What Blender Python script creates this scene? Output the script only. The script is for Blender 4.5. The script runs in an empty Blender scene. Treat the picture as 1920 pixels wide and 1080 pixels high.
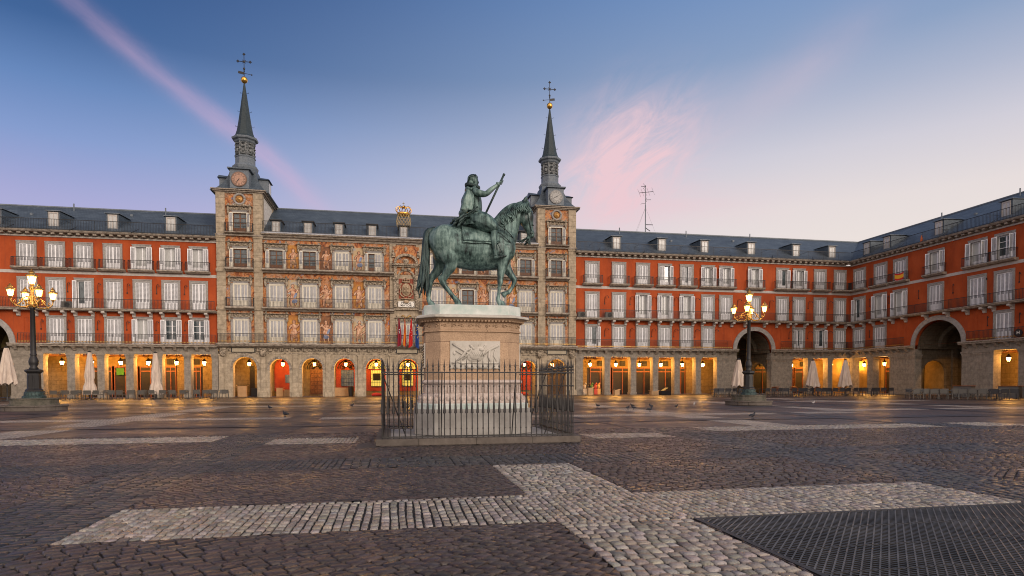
import bpy, math, random
import numpy as np
from mathutils import Vector, Matrix
PI = math.pi
random.seed(7)
rng = np.random.default_rng(7)
scene = bpy.context.scene
COL = scene.collection
scene.view_settings.view_transform = 'Standard'
scene.view_settings.look = 'None'
scene.view_settings.exposure = 0.0
scene.view_settings.gamma = 1.0

# ------------------------------------------------------------------ mesh helpers
class MB:
    """collects shapes and links them as one mesh object"""
    def __init__(self): self.v = []; self.f = []; self.mi = []; self.m = 0
    def add(self, vs, fs):
        b = len(self.v); self.v.extend(vs)
        for f in fs: self.f.append(tuple(i + b for i in f)); self.mi.append(self.m)
        return self
    def box(self, x0, x1, y0, y1, z0, z1):
        v = [(x0,y0,z0),(x1,y0,z0),(x1,y1,z0),(x0,y1,z0),(x0,y0,z1),(x1,y0,z1),(x1,y1,z1),(x0,y1,z1)]
        return self.add(v, [(0,3,2,1),(4,5,6,7),(0,1,5,4),(1,2,6,5),(2,3,7,6),(3,0,4,7)])
    def cbox(self, cx, cy, cz, sx, sy, sz, rz=0, rx=0, ry=0):
        M = Matrix.Translation((cx,cy,cz)) @ Matrix.Rotation(rz,4,'Z') @ Matrix.Rotation(ry,4,'Y') @ Matrix.Rotation(rx,4,'X')
        v = [tuple(M @ Vector((a*sx/2,b*sy/2,c*sz/2))) for c in (-1,1) for a,b in ((-1,-1),(1,-1),(1,1),(-1,1))]
        return self.add(v, [(0,3,2,1),(4,5,6,7),(0,1,5,4),(1,2,6,5),(2,3,7,6),(3,0,4,7)])
    def quad(self, a, b, c, d): return self.add([a,b,c,d], [(0,1,2,3)])
    def rings(self, R, cap=True, closed=True):
        n = len(R[0]); vs = [p for r in R for p in r]; fs = []
        for i in range(len(R)-1):
            for j in range(n if closed else n-1):
                k = (j+1) % n
                fs.append((i*n+j, i*n+k, (i+1)*n+k, (i+1)*n+j))
        if cap and closed:
            fs.append(tuple(range(n-1,-1,-1))); fs.append(tuple((len(R)-1)*n+j for j in range(n)))
        return self.add(vs, fs)
    def lathe(self, prof, cx=0, cy=0, n=24, a0=0, sx=1, sy=1, cap=True):
        return self.rings([[(cx+r*sx*math.cos(a0+2*PI*j/n), cy+r*sy*math.sin(a0+2*PI*j/n), z) for j in range(n)] for r, z in prof], cap)
    def tube(self, pts, rad, n=6, cap=True):
        pts = [Vector(p) for p in pts]; R = []
        if not hasattr(rad, '__len__'): rad = [rad]*len(pts)
        up = None
        for i, p in enumerate(pts):
            t = (pts[min(i+1,len(pts)-1)] - pts[max(i-1,0)])
            if t.length < 1e-9: t = Vector((0,0,1))
            t.normalize()
            if up is None: up = Vector((0,1,0)) if abs(t.y) < .9 else Vector((1,0,0))
            s = t.cross(up)
            if s.length < 1e-6: s = t.cross(Vector((1,0,0)))
            s.normalize(); up = s.cross(t).normalized()
            R.append([tuple(p + (s*math.cos(2*PI*j/n) + up*math.sin(2*PI*j/n))*rad[i]) for j in range(n)])
        return self.rings(R, cap)
    def ell(self, c, r, n=12, m=8, M=None):
        R = []
        for i in range(m+1):
            a = -PI/2 + PI*i/m; q = max(math.cos(a), .02)
            ring = [Vector((r[0]*q*math.cos(2*PI*j/n), r[1]*q*math.sin(2*PI*j/n), r[2]*math.sin(a))) for j in range(n)]
            if M: ring = [M @ p for p in ring]
            R.append([tuple(p + Vector(c)) for p in ring])
        return self.rings(R)
    def loft(self, P, n=14, sub=4, cap=True):
        """P: (x, y, z, r_side, r_up) ; side axis stays near world y"""
        P = [Vector(p[:3]+(0,)) if False else p for p in P]
        Q = []
        for i in range(len(P)-1):
            p0 = P[max(i-1,0)]; p1 = P[i]; p2 = P[i+1]; p3 = P[min(i+2,len(P)-1)]
            for k in range(sub):
                t = k/sub
                Q.append([.5*((2*b)+(-a+c)*t+(2*a-5*b+4*c-d)*t*t+(-a+3*b-3*c+d)*t**3) for a,b,c,d in zip(p0,p1,p2,p3)])
        Q.append(list(P[-1])); R = []
        for i, q in enumerate(Q):
            a = Q[max(i-1,0)]; b = Q[min(i+1,len(Q)-1)]
            t = Vector((b[0]-a[0], b[1]-a[1], b[2]-a[2])).normalized()
            s = Vector((0,1,0)); s = (s - t*s.dot(t))
            if s.length < .2: s = Vector((1,0,0)) - t*t.x
            s.normalize(); u = t.cross(s).normalized()
            R.append([tuple(Vector(q[:3]) + s*max(q[3],.004)*math.cos(2*PI*j/n) + u*max(q[4],.004)*math.sin(2*PI*j/n)) for j in range(n)])
        return self.rings(R, cap)
    def move(self, M):
        self.v = [tuple(M @ Vector(p)) for p in self.v]; return self
    def mesh(self, name, mats, smooth=False):
        me = bpy.data.meshes.new(name); me.from_pydata(self.v, [], self.f)
        if not isinstance(mats, (list, tuple)): mats = [mats]
        for m in mats: me.materials.append(m)
        if len(mats) > 1: me.polygons.foreach_set('material_index', self.mi)
        if smooth: me.polygons.foreach_set('use_smooth', [True]*len(me.polygons))
        me.update(); return me
    def build(self, name, mats, parent=None, smooth=False, loc=None):
        return link(name, self.mesh(name, mats, smooth), parent, loc)

def link(name, me, parent=None, loc=None, rz=None):
    o = bpy.data.objects.new(name, me); COL.objects.link(o)
    if parent: o.parent = parent
    if loc: o.location = loc
    if rz is not None: o.rotation_euler = (0,0,rz)
    return o
def tag(o, label=None, cat=None, group=None, kind=None):
    if label: o['label'] = label
    if cat: o['category'] = cat
    if group: o['group'] = group
    if kind: o['kind'] = kind
    return o
def empty(name, loc=(0,0,0), rz=0, parent=None):
    o = link(name, None, parent, loc, rz); o.empty_display_size = .2; return o
def copy_tree(o, parent=None):
    c = o.copy(); COL.objects.link(c); c.parent = parent
    for ch in list(o.children):
        if ch.type != 'LIGHT': copy_tree(ch, c)
    return c

# ------------------------------------------------------------------ materials
def mat(name, col, rough=.6, metal=0, spec=.5, emit=None, es=0):
    m = bpy.data.materials.new(name); m.use_nodes = True
    b = m.node_tree.nodes['Principled BSDF']
    b.inputs['Base Color'].default_value = (*col, 1); b.inputs['Roughness'].default_value = rough
    b.inputs['Metallic'].default_value = metal; b.inputs['Specular IOR Level'].default_value = spec
    if emit: b.inputs['Emission Color'].default_value = (*emit, 1); b.inputs['Emission Strength'].default_value = es
    return m
class N:
    def __init__(self, m): self.m = m; self.t = m.node_tree; self.b = self.t.nodes.get('Principled BSDF')
    def n(self, kind, **kw):
        x = self.t.nodes.new('ShaderNode'+kind)
        for k, v in kw.items():
            if k in x.inputs: x.inputs[k].default_value = v
            else: setattr(x, k, v)
        return x
    def l(self, a, b): self.t.links.new(a, b)
    def coord(self, kind='Object'): return self.n('TexCoord').outputs[kind]
    def noise(self, vec, scale, detail=5, rough=.6, dist=0):
        x = self.n('TexNoise', Scale=scale, Detail=detail, Roughness=rough, Distortion=dist); self.l(vec, x.inputs['Vector']); return x
    def ramp(self, fac, stops, interp='LINEAR'):
        x = self.n('ValToRGB'); x.color_ramp.interpolation = interp
        e = x.color_ramp.elements
        e[0].position = stops[0][0]; e[0].color = (*stops[0][1], 1)
        e[1].position = stops[-1][0]; e[1].color = (*stops[-1][1], 1)
        for p, c in stops[1:-1]:
            q = e.new(p); q.color = (*c, 1)
        self.l(fac, x.inputs['Fac']); return x.outputs['Color']
    def mix(self, fac, a, b, mode='MIX'):
        x = self.n('Mix', data_type='RGBA', blend_type=mode)
        for i, v in ((0,fac),(6,a),(7,b)):
            if hasattr(v, 'links') : self.l(v, x.inputs[i])
            elif isinstance(v, (int, float)): x.inputs[i].default_value = v
            else: x.inputs[i].default_value = (*v, 1)
        return x.outputs[2]
    def math(self, op, a, b=None, c=None):
        x = self.n('Math', operation=op)
        for i, v in enumerate((a,b,c)):
            if v is None: continue
            if hasattr(v, 'links'): self.l(v, x.inputs[i])
            else: x.inputs[i].default_value = v
        return x.outputs[0]
    def bump(self, h, strength=.3, dist=.02):
        x = self.n('Bump', Strength=strength, Distance=dist); self.l(h, x.inputs['Height']); self.l(x.outputs[0], self.b.inputs['Normal'])
    def wallvec(self, sx=1, sz=1):
        s = self.n('SeparateXYZ'); self.l(self.coord(), s.inputs[0])
        c = self.n('CombineXYZ')
        self.l(self.math('MULTIPLY', self.math('ADD', s.outputs[0], s.outputs[1]), sx), c.inputs[0])
        self.l(self.math('MULTIPLY', s.outputs[2], sz), c.inputs[1]); return c.outputs[0]
    def scaled(self, s):
        x = self.n('Mapping'); x.inputs['Scale'].default_value = s; self.l(self.coord(), x.inputs[0]); return x.outputs[0]
    def color(self, c): self.l(c, self.b.inputs['Base Color'])

def noisy(name, c1, c2, scale=4, rough=.7, bump=.3, bd=.01, metal=0, spec=.4, s3=(1,1,1), lo=.35, hi=.65, c3=None, bscale=None, detail=6):
    m = mat(name, c1, rough, metal, spec); g = N(m)
    v = g.scaled(s3) if s3 != (1,1,1) else g.coord()
    x = g.noise(v, scale, detail, .65)
    c = g.ramp(x.outputs['Fac'], [(lo, c1), (hi, c2)] if c3 is None else [(lo, c1), ((lo+hi)/2, c3), (hi, c2)])
    g.color(c)
    if bump:
        y = g.noise(v, bscale or scale*6, 4, .6); g.bump(y.outputs['Fac'], bump, bd)
    return m
def ashlar(name, c1, c2, mort, bw=.9, bh=.38, rough=.8, scale=1.0, ms=.012, bump=.5):
    m = mat(name, c1, rough, 0, .3); g = N(m)
    v = g.wallvec()
    b = g.n('TexBrick', Scale=scale, **{'Mortar Size': ms, 'Mortar Smooth': .2, 'Brick Width': bw, 'Row Height': bh, 'Bias': -.1})
    b.inputs['Color1'].default_value = (*c1,1); b.inputs['Color2'].default_value = (*c2,1); b.inputs['Mortar'].default_value = (*mort,1)
    g.l(v, b.inputs['Vector'])
    x = g.noise(g.coord(), 3.0, 7, .7); w = g.ramp(x.outputs['Fac'], [(.3,(.55,.53,.5)),(.7,(1.15,1.12,1.08))])
    c = g.mix(1.0, b.outputs['Color'], w, 'MULTIPLY')
    st = g.noise(g.scaled((1.2,1.2,.25)), 2.5, 6, .7)
    c = g.mix(g.ramp(st.outputs['Fac'], [(.52,(0,0,0)),(.72,(.7,.7,.7))]), c, tuple(k*.45 for k in c1))
    g.color(c)
    h = g.mix(.3, b.outputs['Color'], g.noise(g.coord(), 25, 4).outputs['Color'])
    g.bump(h, bump, .02); return m

def stucco():
    m = mat('red_stucco', (.4,.055,.018), .85, 0, .25); g = N(m)
    a = g.noise(g.scaled((1,1,.6)), .55, 6, .65); c = g.ramp(a.outputs['Fac'], [(.3,(.28,.048,.012)),(.5,(.37,.066,.016)),(.72,(.46,.094,.026))])
    s = g.noise(g.scaled((3.2,3.2,.22)), 1.6, 6, .7)
    c = g.mix(g.ramp(s.outputs['Fac'], [(.52,(0,0,0)),(.72,(.6,.6,.6))]), c, (.22,.05,.026))
    s2 = g.noise(g.scaled((.9,.9,2.5)), 2.1, 7, .75); c = g.mix(g.ramp(s2.outputs['Fac'], [(.60,(0,0,0)),(.74,(.5,.5,.5))]), c, (.46,.13,.075))
    g.color(c); g.bump(g.noise(g.coord(), 18, 5).outputs['Fac'], .25, .01); return m
RED = stucco()
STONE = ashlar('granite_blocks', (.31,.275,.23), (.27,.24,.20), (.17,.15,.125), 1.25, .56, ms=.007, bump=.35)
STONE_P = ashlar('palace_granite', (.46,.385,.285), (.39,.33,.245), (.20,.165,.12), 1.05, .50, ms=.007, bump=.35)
TRIM = noisy('grey_stone_trim', (.23,.215,.20), (.36,.34,.315), 5, .8, .35, .008)
CORN = noisy('weathered_cornice', (.14,.115,.09), (.40,.345,.28), 3.5, .85, .5, .02, s3=(1,1,2.2), c3=(.29,.245,.195))
CARVED = noisy('carved_stone', (.10,.08,.058), (.46,.38,.28), 5.5, .85, 1.0, .05, lo=.38, hi=.62, bscale=9)
BAND = noisy('pale_band', (.42,.38,.34), (.52,.48,.44), 3, .8, .2)
def slate():
    m = mat('slate_roof', (.07,.09,.11), .55, 0, .5); g = N(m)
    b = g.n('TexBrick', Scale=1.0, **{'Mortar Size': .012, 'Brick Width': .28, 'Row Height': .16, 'Bias': 0.0})
    b.inputs['Color1'].default_value = (.060,.082,.104,1); b.inputs['Color2'].default_value = (.082,.108,.134,1); b.inputs['Mortar'].default_value = (.03,.042,.055,1)
    g.l(g.wallvec(), b.inputs['Vector'])
    w = g.ramp(g.noise(g.scaled((.35,.35,1.6)), 1.6, 8, .75).outputs['Fac'], [(.3,(.62,.62,.62)),(.5,(1,1,1)),(.7,(1.45,1.42,1.38))])
    g.color(g.mix(1., b.outputs['Color'], w, 'MULTIPLY')); g.bump(b.outputs['Color'], .5, .02); return m
SLATE = slate()
SPIRE = noisy('dark_spire_slate', (.018,.030,.036), (.034,.05,.058), 5, .6, .3, .02)
LEAD = noisy('lead_grey', (.10,.125,.15), (.17,.195,.22), 6, .55, .3, .01)
CARVLEAD = noisy('carved_lead', (.045,.055,.06), (.23,.24,.24), 5.0, .6, .9, .05, lo=.42, hi=.6, bscale=8)
IRON = mat('dark_iron', (.035,.034,.034), .5, .6, .5)
IRON2 = noisy('railing_iron', (.028,.027,.027), (.05,.047,.045), 12, .55, .1, metal=.3)
WHITE = noisy('white_shutter_paint', (.84,.84,.85), (.92,.92,.93), 3, .55, .12, .003)
CREAM = noisy('cream_shutter_paint', (.68,.63,.51), (.80,.75,.63), 3, .6, .12, .003)
SLAT = noisy('shutter_slats', (.26,.26,.27), (.52,.515,.52), 1.1, .6, 0)
WOODB = noisy('brown_window_wood', (.13,.055,.025), (.20,.09,.04), 6, .5, .1)
PASSPL = noisy('passage_plaster', (.20,.155,.06), (.28,.22,.09), 1.5, .85, .2)
PLASTER = noisy('ochre_plaster', (.20,.125,.04), (.31,.20,.07), 1.5, .85, .2)
ARCST = ashlar('arcade_inner_stone', (.25,.18,.09), (.21,.15,.075), (.10,.065,.03), .9, .45)
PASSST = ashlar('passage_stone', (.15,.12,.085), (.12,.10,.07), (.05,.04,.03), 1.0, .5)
DARKW = noisy('dark_shop_shutter', (.009,.007,.006), (.022,.015,.011), 5, .6, .2)
ORWOOD = noisy('orange_shop_frame', (.20,.055,.014), (.30,.09,.025), 6, .5, .1)
REDW = noisy('arcade_red_paint', (.24,.028,.012), (.34,.045,.018), 2, .7, .1)
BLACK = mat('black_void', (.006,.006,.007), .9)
def glassy(name, c1, c2, rough=.06):
    m = mat(name, c1, rough, 0, .9); g = N(m)
    x = g.noise(g.scaled((2,2,1)), 1.3, 3); g.color(g.ramp(x.outputs['Fac'], [(.4,c1),(.6,c2)])); return m
GLASS = glassy('window_glass', (.03,.045,.05), (.10,.125,.135))
CURT = noisy('white_curtain', (.38,.39,.38), (.55,.55,.53), 8, .35, .3, .02, s3=(6,6,.3), spec=.8)
GOLD = mat('gilded_metal', (.75,.42,.09), .32, 1)
GILTIRON = noisy('gilt_iron', (.30,.17,.05), (.62,.38,.12), 9, .4, .4, .01, metal=.8)
COPPER = noisy('copper_dial', (.34,.19,.13), (.46,.28,.2), 6, .5, .2)
DIALG = noisy('grey_dial', (.30,.30,.29), (.42,.41,.39), 6, .6, .2)
def mural():
    m = mat('painted_mural', (.5,.2,.05), .75, 0, .3); g = N(m)
    v = g.scaled((1,1,.8))
    a = g.noise(v, .85, 5, .6, 2.2)
    c = g.ramp(a.outputs['Fac'], [(.27,(.06,.035,.025)),(.36,(.19,.07,.035)),(.43,(.38,.13,.05)),(.49,(.50,.235,.085)),(.54,(.36,.17,.10)),(.60,(.48,.31,.19)),(.66,(.27,.11,.06)),(.76,(.44,.33,.21))])
    b = g.noise(v, 3.2, 6, .65, 1.5)
    c = g.mix(1., c, g.ramp(b.outputs['Fac'], [(.32,(.42,.36,.33)),(.5,(1,1,1)),(.66,(1.35,1.25,1.1))]), 'MULTIPLY')
    bl = g.noise(v, .9, 3, .5, .5); bl2 = g.n('TexNoise', Scale=1.6, Detail=3.); mp = g.n('Mapping'); mp.inputs['Location'].default_value = (9,4,7); g.l(g.coord(), mp.inputs[0]); g.l(mp.outputs[0], bl2.inputs['Vector'])
    c = g.mix(g.ramp(bl2.outputs['Fac'], [(.66,(0,0,0)),(.70,(.8,.8,.8))]), c, (.16,.21,.33))
    g.color(c); return m
MURAL = mural()
MSKY = noisy('mural_pale_ground', (.36,.27,.17), (.34,.36,.38), 1.3, .75, 0, c3=(.50,.36,.20))
MDARK = noisy('mural_dark_ground', (.10,.05,.03), (.36,.15,.06), 1.6, .75, 0)
MLINE = mat('mural_outline', (.10,.045,.028), .8)
FLESH = noisy('mural_figure_tone', (.34,.15,.085), (.66,.43,.29), 3.5, .75, 0, c3=(.53,.29,.17), lo=.4, hi=.6)
FIG2 = noisy('mural_drape_tone', (.22,.13,.08), (.50,.30,.16), 3, .75, 0)
FIG3 = noisy('mural_blue_tone', (.10,.14,.26), (.30,.33,.42), 3, .75, 0)
MGOLD = noisy('mural_gold_ground', (.30,.10,.025), (.58,.28,.06), 1.6, .75, 0)
def patina():
    m = mat('bronze_patina', (.08,.14,.12), .42, .35, .5); g = N(m)
    a = g.noise(g.scaled((1,1,1)), 2.0, 8, .7); st = g.noise(g.scaled((9,9,.9)), 1.5, 6, .7)
    f = g.math('ADD', g.math('MULTIPLY', a.outputs['Fac'], .55), g.math('MULTIPLY', st.outputs['Fac'], .45))
    g.color(g.ramp(f, [(.38,(.009,.014,.014)),(.44,(.028,.052,.049)),(.50,(.075,.132,.121)),(.56,(.16,.245,.222)),(.66,(.31,.40,.36))]))
    r = g.ramp(a.outputs['Fac'], [(.35,(.32,.32,.32)),(.65,(.6,.6,.6))]); g.l(r, g.b.inputs['Roughness'])
    g.bump(g.noise(g.coord(), 14, 6, .7).outputs['Fac'], .35, .012); return m
BRONZE = patina()
DBRONZE = noisy('dark_bronze', (.018,.028,.028), (.06,.10,.095), 4, .45, .6, .02, metal=.35, s3=(3,3,1))
PEDM = noisy('pale_marble', (.38,.35,.30), (.54,.50,.44), 3, .55, .15, .004, c3=(.48,.45,.39))
PEDG = noisy('green_stained_marble', (.40,.50,.46), (.62,.66,.62), 3.5, .6, .15, .004, c3=(.52,.57,.53))
def pedwarm():
    m = mat('tan_granite', (.4,.25,.15), .75, 0, .3); g = N(m)
    b = g.n('TexBrick', Scale=1.0, **{'Mortar Size': .006, 'Brick Width': 1.17, 'Row Height': .56, 'Bias': -.2}); g.l(g.wallvec(), b.inputs['Vector'])
    b.inputs['Color1'].default_value = (.47,.33,.215,1); b.inputs['Color2'].default_value = (.41,.29,.19,1); b.inputs['Mortar'].default_value = (.16,.10,.06,1)
    sp = g.noise(g.coord(), 38, 3, .8); w = g.ramp(sp.outputs['Fac'], [(.35,(.75,.73,.7)),(.65,(1.2,1.2,1.2))])
    w2 = g.ramp(g.noise(g.coord(), 2.2, 6, .7).outputs['Fac'], [(.3,(.82,.8,.8)),(.7,(1.12,1.1,1.1))])
    g.color(g.mix(1., g.mix(1., b.outputs['Color'], w, 'MULTIPLY'), w2, 'MULTIPLY')); g.bump(sp.outputs['Fac'], .3, .006); return m
PEDW = pedwarm()
PEDB = noisy('grey_base_stone', (.27,.255,.235), (.38,.365,.34), 2.5, .7, .25, .006, c3=(.33,.315,.29))
PEDF = noisy('pink_carved_marble', (.42,.34,.29), (.62,.53,.47), 8, .7, .5, .012)
CANVAS = noisy('beige_canvas', (.46,.37,.30), (.62,.52,.43), 3, .85, .3, .01, s3=(2,2,.5))
CANVASY = CANVAS
KERB = ashlar('kerb_granite', (.15,.13,.115), (.12,.105,.095), (.07,.06,.05), 1.3, .6)
CHG = mat('grey_chair_plastic', (.075,.068,.058), .6); CHD = mat('dark_chair_plastic', (.035,.035,.04), .5); CHP = mat('pale_chair_plastic', (.12,.113,.10), .6)
LAMPG = mat('lit_lamp_glass', (1,.8,.5), .4, emit=(1.0,.58,.16), es=6.0)
LAMPG2 = mat('lit_street_lamp_glass', (1,.8,.5), .4, emit=(1.0,.60,.19), es=5.5)
def litglass(m):
    t = m.node_tree; b = t.nodes['Principled BSDF']; out = t.nodes['Material Output']
    tr = t.nodes.new('ShaderNodeBsdfTransparent'); mx = t.nodes.new('ShaderNodeMixShader'); mx.inputs[0].default_value = .45
    t.links.new(b.outputs[0], mx.inputs[1]); t.links.new(tr.outputs[0], mx.inputs[2]); t.links.new(mx.outputs[0], out.inputs['Surface'])
litglass(LAMPG); litglass(LAMPG2)
LITY = mat('lit_yellow_window', (.5,.4,.1), .5, emit=(.85,.72,.13), es=.62)
CARD = noisy('cardboard', (.42,.26,.13), (.52,.33,.17), 3, .85, .1)
GREEN = mat('green_board', (.03,.17,.01), .6)
PANEL = noisy('plain_stone_plaque', (.36,.31,.22), (.44,.38,.28), 3, .8, .1)
SIGNW = mat('white_enamel', (.72,.69,.62), .4); INK = mat('black_ink', (.01,.01,.012), .5)
TANR = mat('tan_plastic', (.30,.2,.13), .7)

def cobble_mat(name, attr=True, c1=(.1,.08,.07), c2=(.16,.13,.12), mort=(.03,.025,.022), rough=.42):
    m = mat(name, c1, rough, 0, .5); g = N(m)
    if attr:
        a = g.n('Attribute', attribute_name='stone'); base = a.outputs['Color']
        x = g.noise(g.coord(), 60, 4, .75); w = g.ramp(x.outputs['Fac'], [(.36,(.35,.34,.33)),(.46,(.95,.95,.95)),(.6,(1.1,1.1,1.1)),(.72,(1.5,1.5,1.48))])
        g.color(g.mix(1., base, w, 'MULTIPLY')); g.bump(g.noise(g.coord(), 45, 5, .7).outputs['Fac'], .6, .006)
    else:
        s = g.n('SeparateXYZ'); g.l(g.coord(), s.inputs[0]); cc = g.n('CombineXYZ'); g.l(s.outputs[0], cc.inputs[0]); g.l(s.outputs[1], cc.inputs[1])
        wob = g.noise(g.coord(), .8, 2); add = g.n('VectorMath', operation='MULTIPLY_ADD'); g.l(wob.outputs['Color'], add.inputs[0]); add.inputs[1].default_value = (.25,.25,0); g.l(cc.outputs[0], add.inputs[2])
        b = g.n('TexBrick', Scale=1.0, **{'Mortar Size': .010, 'Mortar Smooth': .4, 'Brick Width': .11, 'Row Height': .145, 'Bias': 0.})
        b.inputs['Color1'].default_value = (*c1,1); b.inputs['Color2'].default_value = (*c2,1); b.inputs['Mortar'].default_value = (*mort,1)
        g.l(add.outputs[0], b.inputs['Vector'])
        w = g.ramp(g.noise(g.coord(), .35, 7, .75).outputs['Fac'], [(.3,(.7,.7,.7)),(.7,(1.25,1.22,1.2))])
        w2 = g.ramp(g.noise(g.coord(), 9, 3, .7).outputs['Fac'], [(.3,(.7,.7,.7)),(.7,(1.3,1.3,1.3))])
        g.color(g.mix(1., g.mix(1., b.outputs['Color'], w, 'MULTIPLY'), w2, 'MULTIPLY'))
        h = g.mix(.35, b.outputs['Color'], g.noise(g.coord(), 14, 3).outputs['Color'])
        g.bump(h, .9, .03)
    a2 = g.noise(g.coord(), .5, 5, .7); r = g.ramp(a2.outputs['Fac'], [(.35,(rough-.14,)*3),(.65,(rough+.12,)*3)]); g.l(r, g.b.inputs['Roughness'])
    return m
COB = cobble_mat('cobbles')
COL_BASE = ((.047,.035,.031), (.079,.060,.053)); COL_WH = ((.235,.212,.182), (.35,.322,.285)); COL_DK = ((.034,.034,.037), (.055,.055,.059))
PAVE = cobble_mat('paving_brown', False, (.058,.041,.034), (.094,.069,.057), rough=.45); PAVEW = cobble_mat('paving_white', False, (.27,.235,.195), (.40,.36,.31), mort=(.06,.05,.045), rough=.5); PAVED = cobble_mat('paving_dark', False, (.026,.026,.030), (.044,.044,.050), rough=.47)
for p_ in (PAVE, PAVEW, PAVED): p_.node_tree.nodes['Principled BSDF'].inputs['Specular IOR Level'].default_value = .30

# ------------------------------------------------------------------ facade pieces (local: x along the wall, -y outwards)
def wall_grid(mb, x0, x1, z0, z1, holes, y=0.0, depth=.3):
    xs = sorted({x0, x1, *[h[0] for h in holes], *[h[1] for h in holes]}); xs = [x for x in xs if x0 <= x <= x1]
    zs = sorted({z0, z1, *[h[2] for h in holes], *[h[3] for h in holes]}); zs = [z for z in zs if z0 <= z <= z1]
    for i in range(len(xs)-1):
        for j in range(len(zs)-1):
            cx, cz = (xs[i]+xs[i+1])/2, (zs[j]+zs[j+1])/2
            if any(h[0] < cx < h[1] and h[2] < cz < h[3] for h in holes): continue
            mb.quad((xs[i],y,zs[j]),(xs[i+1],y,zs[j]),(xs[i+1],y,zs[j+1]),(xs[i],y,zs[j+1]))
    for a, b, c, d in holes:
        mb.quad((a,y,c),(a,y,d),(a,y+depth,d),(a,y+depth,c)); mb.quad((b,y,d),(b,y,c),(b,y+depth,c),(b,y+depth,d))
        mb.quad((a,y,d),(b,y,d),(b,y+depth,d),(a,y+depth,d)); mb.quad((a,y,c),(a,y+depth,c),(b,y+depth,c),(b,y,c))
def spandrels(mb, xc, r, zs, rh, ztop, y=0.0, depth=.9, n=20):
    """fills the rectangle [xc-r,xc+r]x[zs,ztop] outside the arch, with a soffit"""
    P = [(xc - r*math.cos(PI*k/n), zs + rh*math.sin(PI*k/n)) for k in range(n+1)]
    for (a, b), (c, d) in zip(P[:-1], P[1:]):
        mb.quad((a,y,b),(c,y,d),(c,y,ztop),(a,y,ztop))
        mb.quad((a,y,b),(a,y+depth,b),(c,y+depth,d),(c,y,d))
def archivolt(mb, xc, r, zs, rh, w, y0, y1, n=24, legs=0.0, gap=.0):
    for k in range(n):
        t0, t1 = PI*k/n + gap, PI*(k+1)/n - gap
        p = []
        for t in (t0, t1):
            p.append((xc-r*math.cos(t), zs+rh*math.sin(t), xc-(r+w)*math.cos(t), zs+(rh+w)*math.sin(t)))
        (a,b,c,d), (e,f,g,h) = p
        v = [(a,y0,b),(e,y0,f),(g,y0,h),(c,y0,d),(a,y1,b),(e,y1,f),(g,y1,h),(c,y1,d)]
        mb.add(v, [(0,1,2,3),(0,4,5,1),(3,2,6,7),(0,3,7,4),(1,5,6,2)])
    if legs:
        for s in (-1, 1):
            mb.box(min(xc+s*r, xc+s*(r+w)), max(xc+s*r, xc+s*(r+w)), y0, y1, zs-legs, zs)
def extr(mb, prof, xa, xb):
    n = len(prof)
    v = [(xa,y,z) for y,z in prof] + [(xb,y,z) for y,z in prof]
    return mb.add(v, [(i,(i+1)%n,n+(i+1)%n,n+i) for i in range(n)] + [tuple(range(n-1,-1,-1)), tuple(range(n,2*n))])
def railing(mb, xa, xb, y, z, h=.98, step=.13, th=.022, ret=.0, posts=2.2):
    mb.box(xa, xb, y-.025, y+.025, z+h-.045, z+h); mb.box(xa, xb, y-.015, y+.015, z+.06, z+.09)
    k = max(2, int(round((xb-xa)/step)))
    for i in range(k+1):
        x = xa + (xb-xa)*i/k; t = th*1.7 if (posts and i % int(posts/step) == 0) else th
        mb.box(x-t/2, x+t/2, y-t/2, y+t/2, z, z+h-.02)
    if ret:
        for x in (xa, xb):
            mb.box(x-.02, x+.02, y+.03, y+ret, z+h-.045, z+h)
            for i in range(1, int(ret/step)+1): mb.box(x-th/2, x+th/2, y+i*step-th/2, y+i*step+th/2, z, z+h-.02)
    return mb

def leaf(w, h, fields=1, low=.27):
    """a louvred shutter leaf, origin at its lower left corner, in the plane y=0"""
    a = MB(); st = .055; fw = (w - st*(fields+1))/fields
    for i in range(fields+1): a.box(i*(fw+st), i*(fw+st)+st, -.02, .02, 0, h)
    zl = h*low
    for z0, z1 in ((0,.07),(zl-.04,zl+.04),(h-.07,h)):
        for i in range(fields): a.box(i*(fw+st)+st, (i+1)*(fw+st), -.018, .018, z0, z1)
    for i in range(fields):
        xa = i*(fw+st)+st; a.box(xa+.02, xa+fw-.02, -.008, .008, .07, zl-.04)
    a.m = 1
    for i in range(fields):
        xa = i*(fw+st)+st; n = 15
        for k in range(n):
            z = zl+.06 + (h-.07-zl-.06)*(k+.2)/n
            a.quad((xa,-.012,z),(xa+fw,-.012,z),(xa+fw,.014,z+.6*(h-.13-zl)/n),(xa,.014,z+.6*(h-.13-zl)/n))
        a.quad((xa,.016,zl),(xa+fw,.016,zl),(xa+fw,.016,h-.05),(xa,.016,h-.05))
    return a
def mk_leaf(root, w, h, x, y, z, rz, white, fields=1, name='shutter'):
    key = ('leaf', round(w,3), round(h,3), fields, white.name)
    if key not in CACHE: CACHE[key] = leaf(w, h, fields).mesh('shutter', [white, SLAT])
    o = link(name, CACHE[key], root, (x, y, z)); o.rotation_euler.z = rz; return o
CACHE = {}
PROTO = {}
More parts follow.
